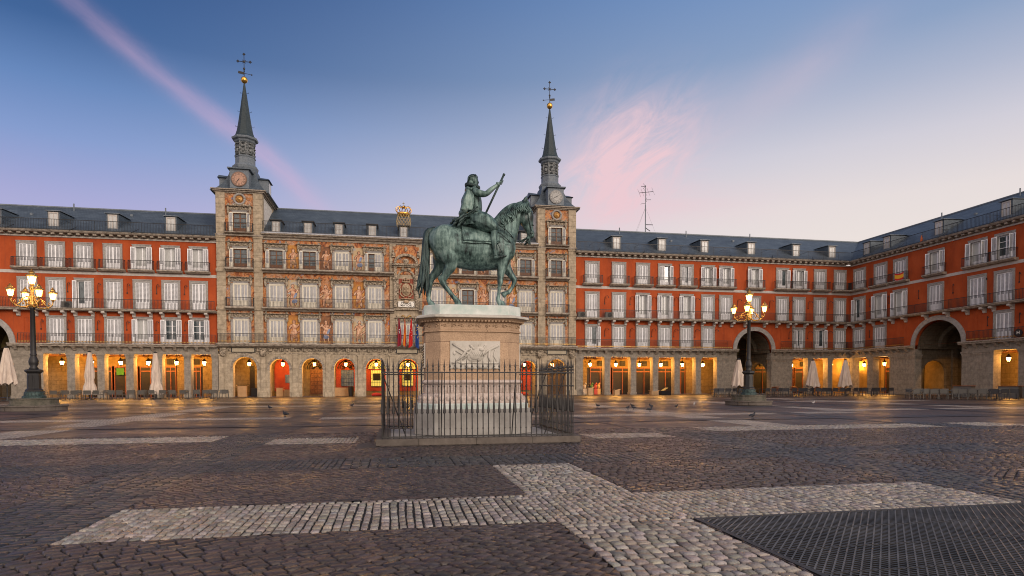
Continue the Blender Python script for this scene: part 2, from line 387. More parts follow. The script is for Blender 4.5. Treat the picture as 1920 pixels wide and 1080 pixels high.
def window_proto(W, H, state, style='red'):
    key = (W, H, state, style)
    if key in PROTO: return PROTO[key], False
    m = MB()
    if style == 'red':
        jw, lt, yf, oc = .22, .27, -.07, WHITE
        iw = W-2*jw; ih = H-lt
        m.box(-W/2, -iw/2, yf, .27, 0, H); m.box(iw/2, W/2, yf, .27, 0, H); m.box(-iw/2, iw/2, yf, .27, ih, H)
        m.box(-W/2-.03, W/2+.03, yf-.035, yf+.02, H-.07, H+.012)
        for s in (-1, 1): m.box(min(s*W/2,s*(W/2-.07)), max(s*W/2,s*(W/2-.07)), yf-.03, yf+.005, 0, H-.07)
        root = m.build('window', TRIM)
        white = WHITE
    else:
        jw, lt, yf = .25, .0, -.10
        iw = W-2*jw; ih = H
        m.box(-W/2, -iw/2, yf, .27, 0, H); m.box(iw/2, W/2, yf, .27, 0, H)
        m.box(-iw/2, iw/2, yf+.04, .27, H, H+.12); m.box(-W/2, W/2, yf, .2, H+.12, H+.2)
        root = m.build('window', TRIM)
        c = MB()
        c.box(-W/2-.04, W/2+.04, yf-.05, .0, H+.2, H+.50)
        for k in range(7):
            c.ell((-W/2+.22+k*(W-.44)/6, yf-.06, H+.35+.04*(-1)**k), (.13,.06,.09), 8, 5)
        for s in (-1, 1):
            c.box(s*(W/2+.05)-.11, s*(W/2+.05)+.11, yf-.16, .0, H-.12, H+.5); c.ell((s*(W/2+.05), yf-.16, H-.1), (.09,.1,.2), 8, 6)
            c.ell((s*(W/2+.02), yf-.16, H+.70), (.11,.11,.12), 8, 5); c.box(s*(W/2+.02)-.12, s*(W/2+.02)+.12, yf-.26, 0, H+.58, H+.64)
        extr(c, [(0,H+.5),(yf-.2,H+.5),(yf-.3,H+.56),(yf-.3,H+.6),(0,H+.62)], -W/2-.26, W/2+.26)
        c.build('pediment', CARVED, root)
        q = MB(); q.box(-iw/2, -iw/2+.07, -.03, .12, 0, ih); q.box(iw/2-.07, iw/2, -.03, .12, 0, ih); q.box(-iw/2+.07, iw/2-.07, -.03, .12, ih-.08, ih)
        q.build('inner_frame', CREAM, root)
        iw -= .14; ih -= .08
        white = CREAM
    yl = .03 if style == 'red' else .05
    if state == 'closed':
        for s in (0, 1): mk_leaf(root, iw/2-.006, ih-.02, -iw/2+.003 + s*iw/2, yl, .01, 0, white, 2)
        MB().box(-iw/2, iw/2, .2, .22, 0, ih).build('pane', GLASS, root)
    else:
        brown = state.endswith('b') or style == 'palace'
        wm = WOODB if style == 'palace' else WHITE
        s_ = MB(); fr = .075
        s_.box(-iw/2, -iw/2+fr, .14, .2, 0, ih); s_.box(iw/2-fr, iw/2, .14, .2, 0, ih); s_.box(-.05, .05, .135, .2, 0, ih)
        for a, b in ((-iw/2+fr, -.05), (.05, iw/2-fr)):
            s_.box(a, b, .145, .2, ih-fr, ih); s_.box(a, b, .145, .2, 0, ih*(.26 if style == 'palace' else .2))
            if style == 'palace' or state == 'openg':
                for k in (1, 2): zz = ih*(.26+.74*k/3); s_.box(a, b, .15, .19, zz-.02, zz+.02)
        s_.build('sash', wm, root)
        curtain = state in ('open',)
        MB().box(-iw/2, iw/2, .21, .23, 0, ih).build('pane', CURT if curtain else GLASS, root)
        w = iw*.27
        if state == 'half':
            mk_leaf(root, iw/2-.006, ih-.02, -iw/2+.003, yl, .01, 0, white, 2)
            mk_leaf(root, w, ih-.02, iw/2, -.09, .01, math.radians(-14), white)
        elif state == 'ajar':
            for s in (-1, 1):
                mk_leaf(root, iw*.36, ih-.02, -iw/2+.004 if s < 0 else iw/2-.004-iw*.36, yl, .01, 0, white, 1)
        elif state == 'half2':
            mk_leaf(root, iw/2-.006, ih-.02, .003, yl, .01, 0, white, 2)
            mk_leaf(root, w, ih-.02, -iw/2-w, -.09-.24*w, .01, math.radians(14), white)
        else:
            a = math.radians(22)
            mk_leaf(root, w, ih-.02, -iw/2-w*math.cos(a), -.085-w*math.sin(a), .01, a, white)
            mk_leaf(root, w, ih-.02, iw/2, -.085, .01, -a, white)
            if style == 'red':
                b = math.radians(-60)
                mk_leaf(root, w*.8, ih-.02, -iw/2, -.03, .01, b, white); mk_leaf(root, w*.8, ih-.02, iw/2-w*.8*math.cos(b), -.03+w*.8*math.sin(b), .01, -b, white)
    PROTO[key] = root
    return root, True
def put_window(parent, x, z, W, H, state, style='red'):
    r, new = window_proto(W, H, state, style)
    o = r if new else copy_tree(r)
    o.parent = parent; o.location = (x, 0, z); return o

def corbel_mesh():
    m = MB(); n = 7; R = []
    pr = [(-.66,0),(-.66,-.10),(-.56,-.20),(-.36,-.24),(-.24,-.34),(-.22,-.50),(-.10,-.56),(0,-.52),(0,0)]
    extr(m, pr, -.13, .13); m.tube([(-.15,-.58,-.12),(.15,-.58,-.12)], .10, 10); m.tube([(-.15,-.13,-.46),(.15,-.13,-.46)], .07, 10)
    return m.mesh('corbel', BAND)
CORBEL = corbel_mesh()
def wall_lamp_mesh():
    m = MB(); m.tube([(0,-.03,-.55),(0,-.05,.0),(.04,-.10,.22),(.14,-.2,.34),(.26,-.3,.33),(.34,-.36,.22)], .022, 5)
    m.lathe([(.02,.24),(.05,.18),(.06,.12),(.02,.11)], .36, -.38, 8); m.box(-.05,.05,-.06,0,-.62,-.5)
    return m.mesh('wall_lamp', IRON)
WLAMP = wall_lamp_mesh()
ZL, ZM, ZT = 5.45, 8.87, 12.85
HL, HM, HT = 2.72, 3.05, 2.57
EZ = 15.84
def pier_mb(xa, xb, ya=0.0, yb=.85, ztop=4.43, y0=-.02):
    m = MB()
    m.box(xa, xb, ya+y0, yb, .0, ztop-.32); m.box(xa-.05, xb+.05, ya+y0-.05, yb+.05, 0, .32)
    m.box(xa-.03, xb+.03, ya+y0-.03, yb+.03, ztop-.42, ztop-.36); m.box(xa-.04, xb+.04, ya+y0-.04, yb+.04, ztop-.32, ztop-.16); m.box(xa-.09, xb+.09, ya+y0-.09, yb+.09, ztop-.16, ztop)
    return m
def dormer(parent, x, zr, slope, ztop=18.45, w=1.15, y0=.35, zb=None, front=None, style='red'):
    zb = zb or (16.42 + slope*(y0+.7) - .35)
    ye = (ztop-16.42)/slope - .7
    m = MB(); m.box(x-w/2, x+w/2, y0, y0+.02, zb, ztop)
    for s in (-1, 1):
        xx = x+s*w/2; m.add([(xx,y0,zb),(xx,ye,ztop),(xx,y0,ztop)], [(0,1,2)])
    o = m.build('dormer', SLATE, parent)
    r = MB(); r.add([(x-w/2-.12,y0-.16,ztop),(x+w/2+.12,y0-.16,ztop),(x+w/2+.12,ye+.1,ztop+.10),(x-w/2-.12,ye+.1,ztop+.10),
                     (x-w/2-.12,y0-.16,ztop+.07),(x+w/2+.12,y0-.16,ztop+.07),(x,y0+.3,ztop+.22),(x,ye+.3,ztop+.2)],
                    [(0,1,5,4),(4,5,6),(5,1,2),(4,6,7),(0,4,3),(4,7,3),(6,5,2,7)])
    r.build('dormer_roof', LEAD, o)
    fw = w*.74; f = MB()
    f.box(x-fw/2, x-fw/2+.09, y0-.06, y0, zb+.15, ztop-.08); f.box(x+fw/2-.09, x+fw/2, y0-.06, y0, zb+.15, ztop-.08)
    f.box(x-fw/2+.09, x+fw/2-.09, y0-.06, y0, ztop-.2, ztop-.08); f.box(x-.025, x+.025, y0-.05, y0, zb+.15, ztop-.2)
    f.box(x-fw/2+.09, x-.025, y0-.045, y0, zb+.15, zb+.24); f.box(x+.025, x+fw/2-.09, y0-.045, y0, zb+.15, zb+.24)
    w_ = f.build('window', BAND, o)
    MB().box(x-fw/2+.02, x+fw/2-.02, y0-.02, y0-.004, zb+.2, ztop-.1).build('pane', CURT, w_)
    return o

SHOPS = ['dark', 'louvre', 'glass']
def shopfront(parent, xa, xb, kind, y=4.45):
    m = MB(); m.m = 0; W = xb-xa
    m.box(xa-.32, xb+.32, y-.02, y+.03, 0, 3.3)
    m.box(xa, xb, y-.06, y-.02, .08, 2.9)                        # dark backing
    m.m = 1
    for x in (xa, xb-.07, xa+W*.47): m.box(x, x+.07, y-.14, y-.06, 0, 3.3)
    m.box(xa+.09, xb-.09, y-.13, y-.06, 2.72, 2.84); m.box(xa+.09, xb-.09, y-.13, y-.06, 3.18, 3.3); 
    m.m = 0
    m.box(xa+.09, xb-.09, y-.1, y-.06, 2.84, 3.18)
    if kind == 'louvre':
        for k in range(18): m.box(xa+W*.5, xb-.12, y-.12, y-.07, .15+k*.14, .23+k*.14)
    o = m.build('shopfront', [DARKW, ORWOOD], parent)
    if kind == 'glass':
        random.seed(int(xa*10)); g = MB(); pal = [noisy_small[i] for i in range(len(noisy_small))]
        for k in range(46):
            g.m = random.randrange(len(pal)); px = xa+W*.52+random.random()*W*.36; pz = .35+random.random()*2.1
            s = .05+.07*random.random(); g.ell((px, y-.11, pz), (s,.03,s), 6, 4)
        g.build('goods', pal, o)
    return o
noisy_small = [mat('goods_red', (.5,.06,.03), .5), mat('goods_ochre', (.6,.35,.1), .5), mat('goods_white', (.6,.55,.45), .5), mat('goods_dark', (.05,.04,.04), .5), mat('goods_green', (.1,.25,.06), .5)]

def red_building(name, label, loc, rz, x0, x1, cols, piers, arches, dorms, lampsM, lampsL, wallk, ridge=20.45, hipL=0, hipR=0, acap=(0,0), W=1.75, stone_bays=(), shops=(), corner=None):
    """cols: (x_left, T, M, L) window states or None; arches: (xc, rin, rh)"""
    root = empty(name, loc, rz); tag(root, label, 'building')
    H = []; win = []
    for xl, t, m_, l_ in cols:
        xc = xl+W/2
        for st, z, h in ((t,ZT,HT),(m_,ZM,HM),(l_,ZL,HL)):
            if st: win.append((xc, z, h, st)); H.append((xc-W/2+.1, xc+W/2-.1, z, z+h-.1))
    aout = .50
    for xc, r, rh in arches: H.append((xc-r, xc+r, 5.43, 5.43+rh+.1))
    m = MB(); wall_grid(m, x0, x1, 5.43, EZ, H)
    for xc, r, rh in arches: spandrels(m, xc, r, 5.43, rh, 5.43+rh+.1, 0, .35)
    for xc, r, rh in arches:
        for s in (-1, 1):                                              # sunk blind panel beside each arch
            px = xc+s*(r+1.25)
    m.quad((x0,12.5,5.4),(x1,12.5,5.4),(x1,12.5,15.9),(x0,12.5,15.9))
    for xx in (x0, x1): m.quad((xx,0,5.43),(xx,12.5,5.43),(xx,12.5,15.84),(xx,0,15.84))
    m.build('wall', RED, root)
    for xc, r, rh in arches:
        for s in (-1, 1):
            px = xc+s*(r+1.45); f = MB()
            for a, b, c, d in ((-.22,-.17,6.1,8.0),(.17,.22,6.1,8.0),(-.17,.17,7.95,8.0),(-.17,.17,6.1,6.15)): f.box(px+a, px+b, -.03, .0, c, d)
            f.build('wall_panel', RED, root)
            p = MB(); p.box(xc+s*(r+.95)-.03, xc+s*(r+.95)+.03, -.045, .0, 5.5, 8.25) if False else None
    for xc, z, h, st in win: put_window(root, xc, z, W, h, st)
    # string course and top cornice
    b = MB(); b.box(x0, x1, -.03, 0, 12.28, 12.58); b.build('string_course', BAND, root)
    c = MB(); extr(c, [(0,15.84),(-.10,15.84),(-.13,15.90),(-.13,15.98),(0,16.0)], x0, x1); c.build('moulding', BAND, root)
    c = MB(); extr(c, [(0,16.0),(-.08,16.0),(-.08,16.2),(-.62,16.22),(-.70,16.30),(-.76,16.42),(0,16.43)], x0, x1-(.76 if hipR else 0))
    k = int((x1-x0)/.74)
    for i in range(k):
        x = x0+.3+i*(x1-x0-.5)/k; c.box(x, x+.3, -.56, -.08, 16.04, 16.2)
    c.build('cornice', CORN, root)
    # continuous balcony of the middle floor
    s = MB(); extr(s, [(0,8.62),(-.62,8.62),(-.72,8.68),(-.74,8.78),(-.80,8.80),(-.80,8.87),(0,8.87)], x0+.02, x1-.02 - (.8 if hipR else 0))
    s.build('balcony_slab', CORN, root)
    railing(MB(), x0+.06, x1-.1-(.8 if hipR else 0), -.74, 8.87, .95).build('balcony_railing', IRON2, root)
    cx = []
    for xl, t, m_, l_ in cols:
        if m_: cx += [xl+.1, xl+W-.1]
    for xc, r, rh in arches:
        cx = [q for q in cx if abs(q-xc) > r*.6] + [xc-1.3, xc+1.3]
    cx.sort()
    for q in cx:
        if x0+.2 < q < x1-.5: link('corbel', CORBEL, root, (q, 0, 8.62))
    # small balconies of the top floor
    for xl, t, m_, l_ in cols:
        if not t: continue
        xc = xl+W/2; bw = W/2+.24
        key = ('tb', W)
        if key not in CACHE:
            q = MB(); extr(q, [(0,-.26),(-.42,-.24),(-.52,-.14),(-.60,-.12),(-.60,0),(0,0)], -bw-.05, bw+.05)
            CACHE[key] = q.mesh('balcony', CORN); CACHE['tr', W] = railing(MB(), -bw, bw, -.54, 0, .92, ret=.5, posts=0).mesh('balcony_railing', IRON2)
        bo = link('balcony', CACHE[key], root, (xc, 0, ZT)); link('balcony_railing', CACHE['tr', W], bo, (0, 0, 0))
    # arcade entablature, broken where the big arches pass
    segs = []; xa = x0
    for xc, r, rh in sorted(arches):
        segs.append((xa, xc-r)); xa = xc+r
    segs.append((xa, x1)); segs = [q for q in segs if q[1]-q[0] > .3]
    e = MB(); co = MB(); g = MB()
    for a, bb in segs:
        e.box(a, bb, -.04, .86, 4.43, 5.02)
        extr(co, [(0,5.02),(-.10,5.02),(-.14,5.10),(-.52,5.14),(-.56,5.30),(-.64,5.32),(-.64,5.43),(0,5.44)], a, bb-(.64 if hipR and abs(bb-x1)<.1 else 0))
        k = int((bb-a)/1.05)
        for i in range(k):
            x = a+.4+i*(bb-a-.5)/max(k,1)
            extr(co, [(-.04,4.72),(-.12,4.74),(-.42,5.06),(-.42,5.14),(-.04,5.14)], x, x+.3)
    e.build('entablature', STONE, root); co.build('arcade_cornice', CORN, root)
    r_ = MB()
    for a, bb in segs:
        pad = .95 if arches else .1
        A = a+(.1 if abs(a-x0) < .1 else pad); B = bb-((.75 if hipR else .1) if abs(bb-x1) < .1 else pad)
        if B-A > .8:
            railing(r_, A, B, -.56, 5.43, .98)
            k = int((B-A)/.13)
            r_.m = 1
            for i in range(k): r_.box(A+(i+.3)*(B-A)/k, A+(i+.75)*(B-A)/k, -.60, -.58, 5.53, 5.66)
            r_.m = 0
    r_.build('terrace_railing', [IRON2, GILTIRON], root)
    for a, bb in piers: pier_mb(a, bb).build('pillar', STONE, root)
    # arches, passages
    zc = 4.43
    for xc, r, rh in arches:
        a = MB(); archivolt(a, xc, r, 5.43, rh, aout, -.13, .0, 26); a.box(xc-r-aout-.1, xc-r, -.16, 0, 5.435, 5.62) if False else None
        a.build('archivolt', TRIM, root)
        p = MB(); Y = 7.0
        for s in (-1, 1):
            t_ = MB(); wall_grid(t_, .86, Y, 0, 5.1, [(1.0, 4.1, 0, 3.9)], 0, .3); spandrels(t_, 2.55, 1.55, 2.35, 1.45, 3.9, 0, .3)
            p.add([(xc+s*(r+vy), vx, vz) for vx, vy, vz in t_.v], t_.f)
            p.box(min(xc+s*r,xc+s*(r-.28)), max(xc+s*r,xc+s*(r-.28)), .3, Y, 5.02, 5.3)
            p.box(min(xc+s*r,xc+s*(r-.22)), max(xc+s*r,xc+s*(r-.22)), 4.7, 5.4, 0, 5.02)
        n = 20
        for k in range(n):
            t0, t1 = PI*k/n, PI*(k+1)/n
            p.quad((xc-r*math.cos(t0),.35,5.3+rh*math.sin(t0)),(xc-r*math.cos(t1),.35,5.3+rh*math.sin(t1)),(xc-r*math.cos(t1),Y,5.3+rh*math.sin(t1)),(xc-r*math.cos(t0),Y,5.3+rh*math.sin(t0)))
        archivolt(p, xc, r-.45, 5.3, rh-.45, .44, 2.9, 3.5, 18)
        p.build('passage', PASSST, root)
        q = MB(); q.quad((xc-r,Y,0),(xc+r,Y,0),(xc+r,Y,5.1),(xc-r,Y,5.1)); q.build('passage_back_wall', PASSST, root)
        q = MB(); q.box(xc-1.3, xc+1.3, Y-.12, Y-.02, 0, 3.6); gq = q.build('passage_gate', DARKW, root)
        q = MB()
        for k in range(4): q.box(xc-1.22+k*.62, xc-1.22+k*.62+.54, Y-.16, Y-.12, .2, 3.4)
        q.build('gate_panel', DARKW, gq)
        q = MB(); q.quad((xc-r,Y,5.1),(xc+r,Y,5.1),(xc+r,Y,8.6),(xc-r,Y,8.6)); q.build('passage_upper_wall', PASSPL, root)
        w_ = put_window(root, xc+.35, 5.5, 1.4, 2.1, 'open'); w_.location.y = Y-.05
        rb = MB(); railing(rb, xc-.7, xc+1.4, Y-.6, 5.3, .8); rb.box(xc-.8, xc+1.5, Y-.7, Y, 5.15, 5.3); rb.build('passage_balcony', IRON2, root)
    # arcade interior
    q = MB()
    for a, bb in segs:
        q.quad((a,.8,4.42),(bb,.8,4.42),(bb,4.5,4.42),(a,4.5,4.42)); q.quad((a,4.5,0),(bb,4.5,0),(bb,4.5,4.42),(a,4.5,4.42))
        for xx in [w_ for w_, e_ in ((a+.06, x0), (bb-.06, x1)) if abs(w_-e_) < .1]: q.quad((xx,.8,0),(xx,4.5,0),(xx,4.5,4.42),(xx,.8,4.42))
        if arches:
            pass
    q.build('arcade_wall', PLASTER, root)
    bm = MB()
    for a, bb in segs:
        for i in range(int((bb-a)/1.1)): bm.box(a+.5+i*1.1, a+.66+i*1.1, .86, 4.5, 4.28, 4.42)
    bm.build('ceiling_beam', WOODB, root)
    for a, bb in stone_bays:
        MB().box(a, bb, 4.3, 4.46, 0, 3.9).build('stone_back_panel', ARCST, root)
    for a, bb, kd in shops: 
        shopfront(root, a, bb, kd)
        mz = MB(); xm = (a+bb)/2; mz.box(xm-.36, xm+.36, 4.40, 4.46, 3.5, 4.1); mw = mz.build('mezzanine_window', DARKW, root)
        mz = MB()
        for t in (-.2,0,.2): mz.box(xm+t-.02, xm+t+.02, 4.37, 4.395, 3.5, 4.1)
        for t in (3.7,3.9): mz.box(xm-.36, xm+.36, 4.345, 4.365, t-.02, t+.02)
        mz.build('window_bar', IRON, mw)
    # roof
    sl = (ridge-16.42)/7.2
    rf = MB(); a, bb = x0, x1
    ax = a-(6.5 if False else 0); bx = bb+(6.5 if hipR else 0); ax0 = a-(6.5 if hipL else 0)
    e0 = a+(.7 if hipL else 0); e1 = bb-(.7 if hipR else 0)
    rf.add([(e0,-.7,16.44),(e1,-.7,16.44),(bx,6.5,ridge),(ax0,6.5,ridge),(bx,12.6,ridge-3.6),(ax0,12.6,ridge-3.6)], [(0,1,2,3),(3,2,4,5)])
    if not hipL: rf.add([(a,0,16.43),(a,6.5,ridge),(a,12.6,ridge-3.6),(a,12.6,15.8),(a,0,15.8)], [(0,1,2,3,4)])
    if not hipR: rf.add([(bb,0,16.43),(bb,6.5,ridge),(bb,12.6,ridge-3.6),(bb,12.6,15.8),(bb,0,15.8)], [(0,1,2,3,4)])
    ro = rf.build('roof', SLATE, root)
    rc = MB(); rc.box(ax0, bx, 6.40, 6.60, ridge-.03, ridge+.10); rc.build('ridge_cap', LEAD, ro)
    for i in range(int((bb-a)/9)):
        x = a+4.5+i*9; y = 2.6+(i*37%5)*.5; z = 16.44+sl*(y+.7); v_ = MB(); v_.box(x-.12, x+.12, y-.1, y+.2, z-.05, z+.16); v_.tube([(x+3,5.6,ridge-.6),(x+3,5.6,ridge+.25)], .07, 6); v_.build('roof_vent', LEAD, ro)
    rr = MB(); railing(rr, a+.1+(.6 if hipL else 0), bb-.1-(.6 if hipR else 0), -.60, 16.44, 1.05, .14, .018)
    for i in range(int((bb-a)/5.5)):
        x = a+2+i*5.5; rr.tube([(x,-.6,17.4),(x,.9,17.35)], .015, 4); rr.tube([(x+.5,-.95,16.35),(x+.9,-.2,16.9)], .03, 4)
    rr.build('roof_railing', IRON, root)
    for x in dorms: dormer(root, x, None, sl)
    for x, z in [(q, 11.1) for q in lampsM] + [(q, 7.4) for q in lampsL]: link('wall_lamp', WLAMP, root, (x-.15, 0, z))
    return root

C_, O_, H_, A_ = 'closed', 'open', 'half2', 'ajar'
wingL = red_building('red_townhouse', 'long red town house left of the painted palace with seven columns of white shuttered windows', (0,0,0), 0, -50.0, -17.86,
    [(-49.3,C_,C_,C_),(-46.6,C_,C_,C_),(-36.04,C_,C_,None),(-33.55,C_,C_,C_),(-31.05,C_,H_,C_),(-28.42,C_,C_,C_),(-25.77,O_,C_,'open'),(-23.12,O_,C_,'openg'),(-20.50,O_,C_,'openg')],
    [(-50,-49.2),(-46.9,-46.2),(-44,-41.4),(-36.75,-33.95),(-31.85,-31.15),(-29.15,-28.5),(-26.55,-25.85),(-23.85,-23.2),(-21.15,-20.5),(-18.5,-17.88)],
    [(-39.1,2.32,2.3)], [-43.3,-37.97,-32.92,-27.65,-22.27],
    [-31.5,-28.8,-26.15,-23.45,-20.85], [-33.9,-31.55,-28.9,-26.25,-23.55,-20.85], None, ridge=20.42, stone_bays=[(-36,-31.9),(-23.2,-21.9),(-20.6,-19.3)],
    shops=[(-31.7,-29.6,'dark'),(-29.4,-27.1,'glass'),(-26.9,-24.7,'glass'),(-24.4,-23.3,'dark'),(-21.8,-20.8,'dark'),(-19.2,-18,'dark')])
wingR = red_building('red_townhouse', 'wide red town house right of the painted palace with one big archway', (0,0,0), 0, 20.36, 56.34,
    [(21.55,C_,C_,'half'),(24.8,C_,C_,C_),(27.75,C_,O_,C_),(30.5,'half',O_,C_),(33.27,A_,O_,C_),(36.02,O_,C_,C_),(38.35,O_,C_,None),(42.14,O_,C_,None),(45.9,'half',C_,None),(48.2,O_,C_,A_),(51.1,C_,C_,'half'),(53.9,C_,C_,C_)],
    [(20.5,21.35),(23.95,24.65),(27.15,27.85),(29.93,30.6),(32.65,33.33),(35.38,36.05),(38.15,40.63),(45.4,48.25),(50.4,51.05),(53.2,53.85)],
    [(43.03,2.33,2.25)], [25.51,31.16,36.64,42.77,48.87,53.9],
    [24.1,27.2,29.9,32.7,35.4,37.9,40.9,45.2,47.9,50.5,53.3], [24.1,27.2,29.9,32.7,35.4,37.9,50.5,53.3,47.9], None, ridge=20.62, hipR=1,
    stone_bays=[(36.3,40.5),(21,23.2)], shops=[(23.6,26.3,'louvre'),(26.5,29.2,'louvre'),(29.4,32.0,'louvre'),(32.2,34.9,'louvre'),(35.0,36.2,'dark'),(45.6,48.6,'dark'),(48.8,51.5,'dark'),(51.7,54.2,'louvre')])
MB().box(56.30, 57.25, .03, .95, 0, 5.42).build('corner_pillar', STONE, wingR)
wingE = red_building('red_townhouse', 'red town house along the right side of the square with a tall archway', (56.34,0,0), -PI/2, 0.0, 52.0,
    [(.55,C_,H_,C_),(3.85,C_,O_,C_),(6.75,C_,O_,None),(11.4,O_,C_,None),(16.1,O_,C_,None),(18.85,'openg',C_,C_),(22.6,O_,C_,C_),(26,C_,C_,C_),(29.4,C_,O_,C_),(32.8,C_,C_,C_),(36.2,C_,O_,C_),(39.6,O_,C_,C_),(43,C_,C_,C_),(46.4,C_,C_,C_)],
    [(.02,.65),(2.95,3.8),(6.35,9.85),(15.55,18.9),(21.3,21.95),(24.4,25.1),(27.5,28.2),(30.6,31.3),(34,34.7),(37.3,38),(40.6,41.3),(44,44.7),(47.4,48.1),(51,51.9)],
    [(12.7,2.85,2.5)], [2.2,5.3,12.3,19.6,26.5,33],
    [3.4,6.3,10.4,14.6,18.2,21.4,24.9], [3.4,18.4,21.5], None, ridge=20.62, hipL=1, W=2.0,
    stone_bays=[(16.0,21.2)], shops=[(1.0,3.2,'louvre'),(3.6,6.2,'dark'),(21.6,24.2,'dark'),(25,27.4,'louvre'),(28,30.4,'dark')])

# ------------------------------------------------------------------ the painted palace
PX0, PX1, PC = -17.8, 20.38, 1.30
pal = empty('painted_palace', (PC, 0, 0)); tag(pal, 'palace with orange frescoed walls and two slate-spired clock towers', 'palace')
def pobj(mb, name, m, smooth=False, parent=None):
    mb.v = [(x-PC, y, z) for x, y, z in mb.v]; return mb.build(name, m, parent or pal, smooth)
TL = (-17.8, -13.42); TR = (16.0, 20.38)
AX = [(-15.28,1.18),(-11.86,.98),(-8.58,1.06),(-5.26,1.06),(-2.0,1.04),(1.47,1.06),(4.75,1.06),(8.05,1.06),(11.35,1.06),(14.88,.92),(18.2,1.10)]
SP = 3.02
# stone ground floor with eleven arches
m = MB(); wall_grid(m, PX0, PX1, 0, 4.75, [(x-r, x+r, 0, SP+r+.05) for x, r in AX], -.06, .8)
for x, r in AX: spandrels(m, x, r, SP, r, SP+r+.05, -.06, .8)
for xx in (PX0, PX1): m.quad((xx,-.06,0),(xx,.8,0),(xx,.8,4.75),(xx,-.06,4.75))
pobj(m, 'arcade_front', STONE_P)
for x, r in AX:
    a = MB(); archivolt(a, x, r, SP, r, .24, -.14, -.06, 18, 0, .012)
    a.box(x-r-.26, x-r, -.13, -.06, SP-.14, SP); a.box(x+r, x+r+.26, -.13, -.06, SP-.14, SP)
    a.cbox(x, -.12, SP+r+.15, .22, .16, .34); pobj(a, 'archivolt', CORN)
ed = [PX0] + [(AX[i][0]+AX[i][1]+AX[i+1][0]-AX[i+1][1])/2 for i in range(len(AX)-1)] + [PX1]
for i, x in enumerate(ed):
    a = MB(); w = .24
    xx = min(max(x, PX0+w), PX1-w)
    a.box(xx-w, xx+w, -.17, -.06, .62, 4.35); a.box(xx-w-.16, xx+w+.16, -.26, -.06, 0, .55); a.box(xx-w-.1, xx+w+.1, -.22, -.06, .55, .63)
    a.box(xx-w-.06, xx+w+.06, -.21, -.06, 4.35, 4.5); pobj(a, 'pilaster', STONE_P)
e = MB(); e.box(PX0, PX1, -.10, .0, 4.5, 4.62); e.box(PX0, PX1, -.065, .0, 4.75, 5.15)
for i in range(34):
    x = PX0+.6+i*1.12
    if x > PX1-.5: break
    if any(abs(x-c) < 1.35 for c in (-15.4, 1.35, 18.2)): continue
    for s in (-.17,.0): 
        e.box(x+s, x+s+.13, -.28, -.065, 4.78, 5.14); 
    e.ell((x+.55, -.09, 4.92), (.2,.06,.16), 8, 5)
pobj(e, 'frieze', CARVED)
for c in (-15.4, 1.35, 18.2):
    p = MB(); p.box(c-1.18, c+1.18, -.17, -.065, 4.66, 5.14); o = pobj(p, 'blank_plaque', IRON)
    p = MB(); p.box(c-1.08, c+1.08, -.20, -.17, 4.72, 5.08); pobj(p, 'plaque_face', PANEL, parent=o)
for c in (-17.35, -13.45, 16.2, 19.95):
    p = MB(); p.ell((c,-.28,4.55), (.32,.2,.34), 10, 6); p.ell((c-.2,-.3,4.8), (.18,.12,.14), 8, 5); p.ell((c+.2,-.3,4.8), (.18,.12,.14), 8, 5); p.box(c-.3, c+.3, -.35, -.1, 4.9, 5.1)
    pobj(p, 'carved_boss', CARVED, True)
co = MB(); extr(co, [(0,5.14),(-.35,5.16),(-.50,5.26),(-.66,5.30),(-.70,5.42),(-.78,5.44),(-.78,5.60),(0,5.61)], PX0-.1, PX1+.1); pobj(co, 'arcade_cornice', CORN)
# mural walls
P3 = (13.36, 2.06); P2 = (9.36, 2.45); P1 = (5.62, 2.5)
WX = [-12.08,-8.76,-5.42,-2.02, 4.66,8.05,11.38,14.62]
TX = [-15.58, 18.18]; WW = 2.0
holes = []
wins = []
stT = ['openp','openp','closed','half','closed','openp','closed','openp']; stM = ['closed','closed','closed','closed','closed','openp','closed','closed']
for i, x in enumerate(WX+TX):
    for r, (z, h) in enumerate((P3, P2, P1)):
        st = (stT[i] if i < 8 else 'openp') if r == 0 else (stM[i] if r == 1 and i < 8 else 'closed')
        wins.append((x, z, h, st))
for x in TX: wins.append((x, 16.97, 2.12, 'openp'))
for x, z, h, st in wins: holes.append((x-.85, x+.85, z, z+h+.02))
holes.append((PC-.78, PC+.78, 5.62, 8.0))
m = MB(); wall_grid(m, TL[1], TR[0], 5.6, 16.75, [h for h in holes if TL[1] < h[0] < TR[0]], 0, .3); pobj(m, 'mural_wall', MURAL)
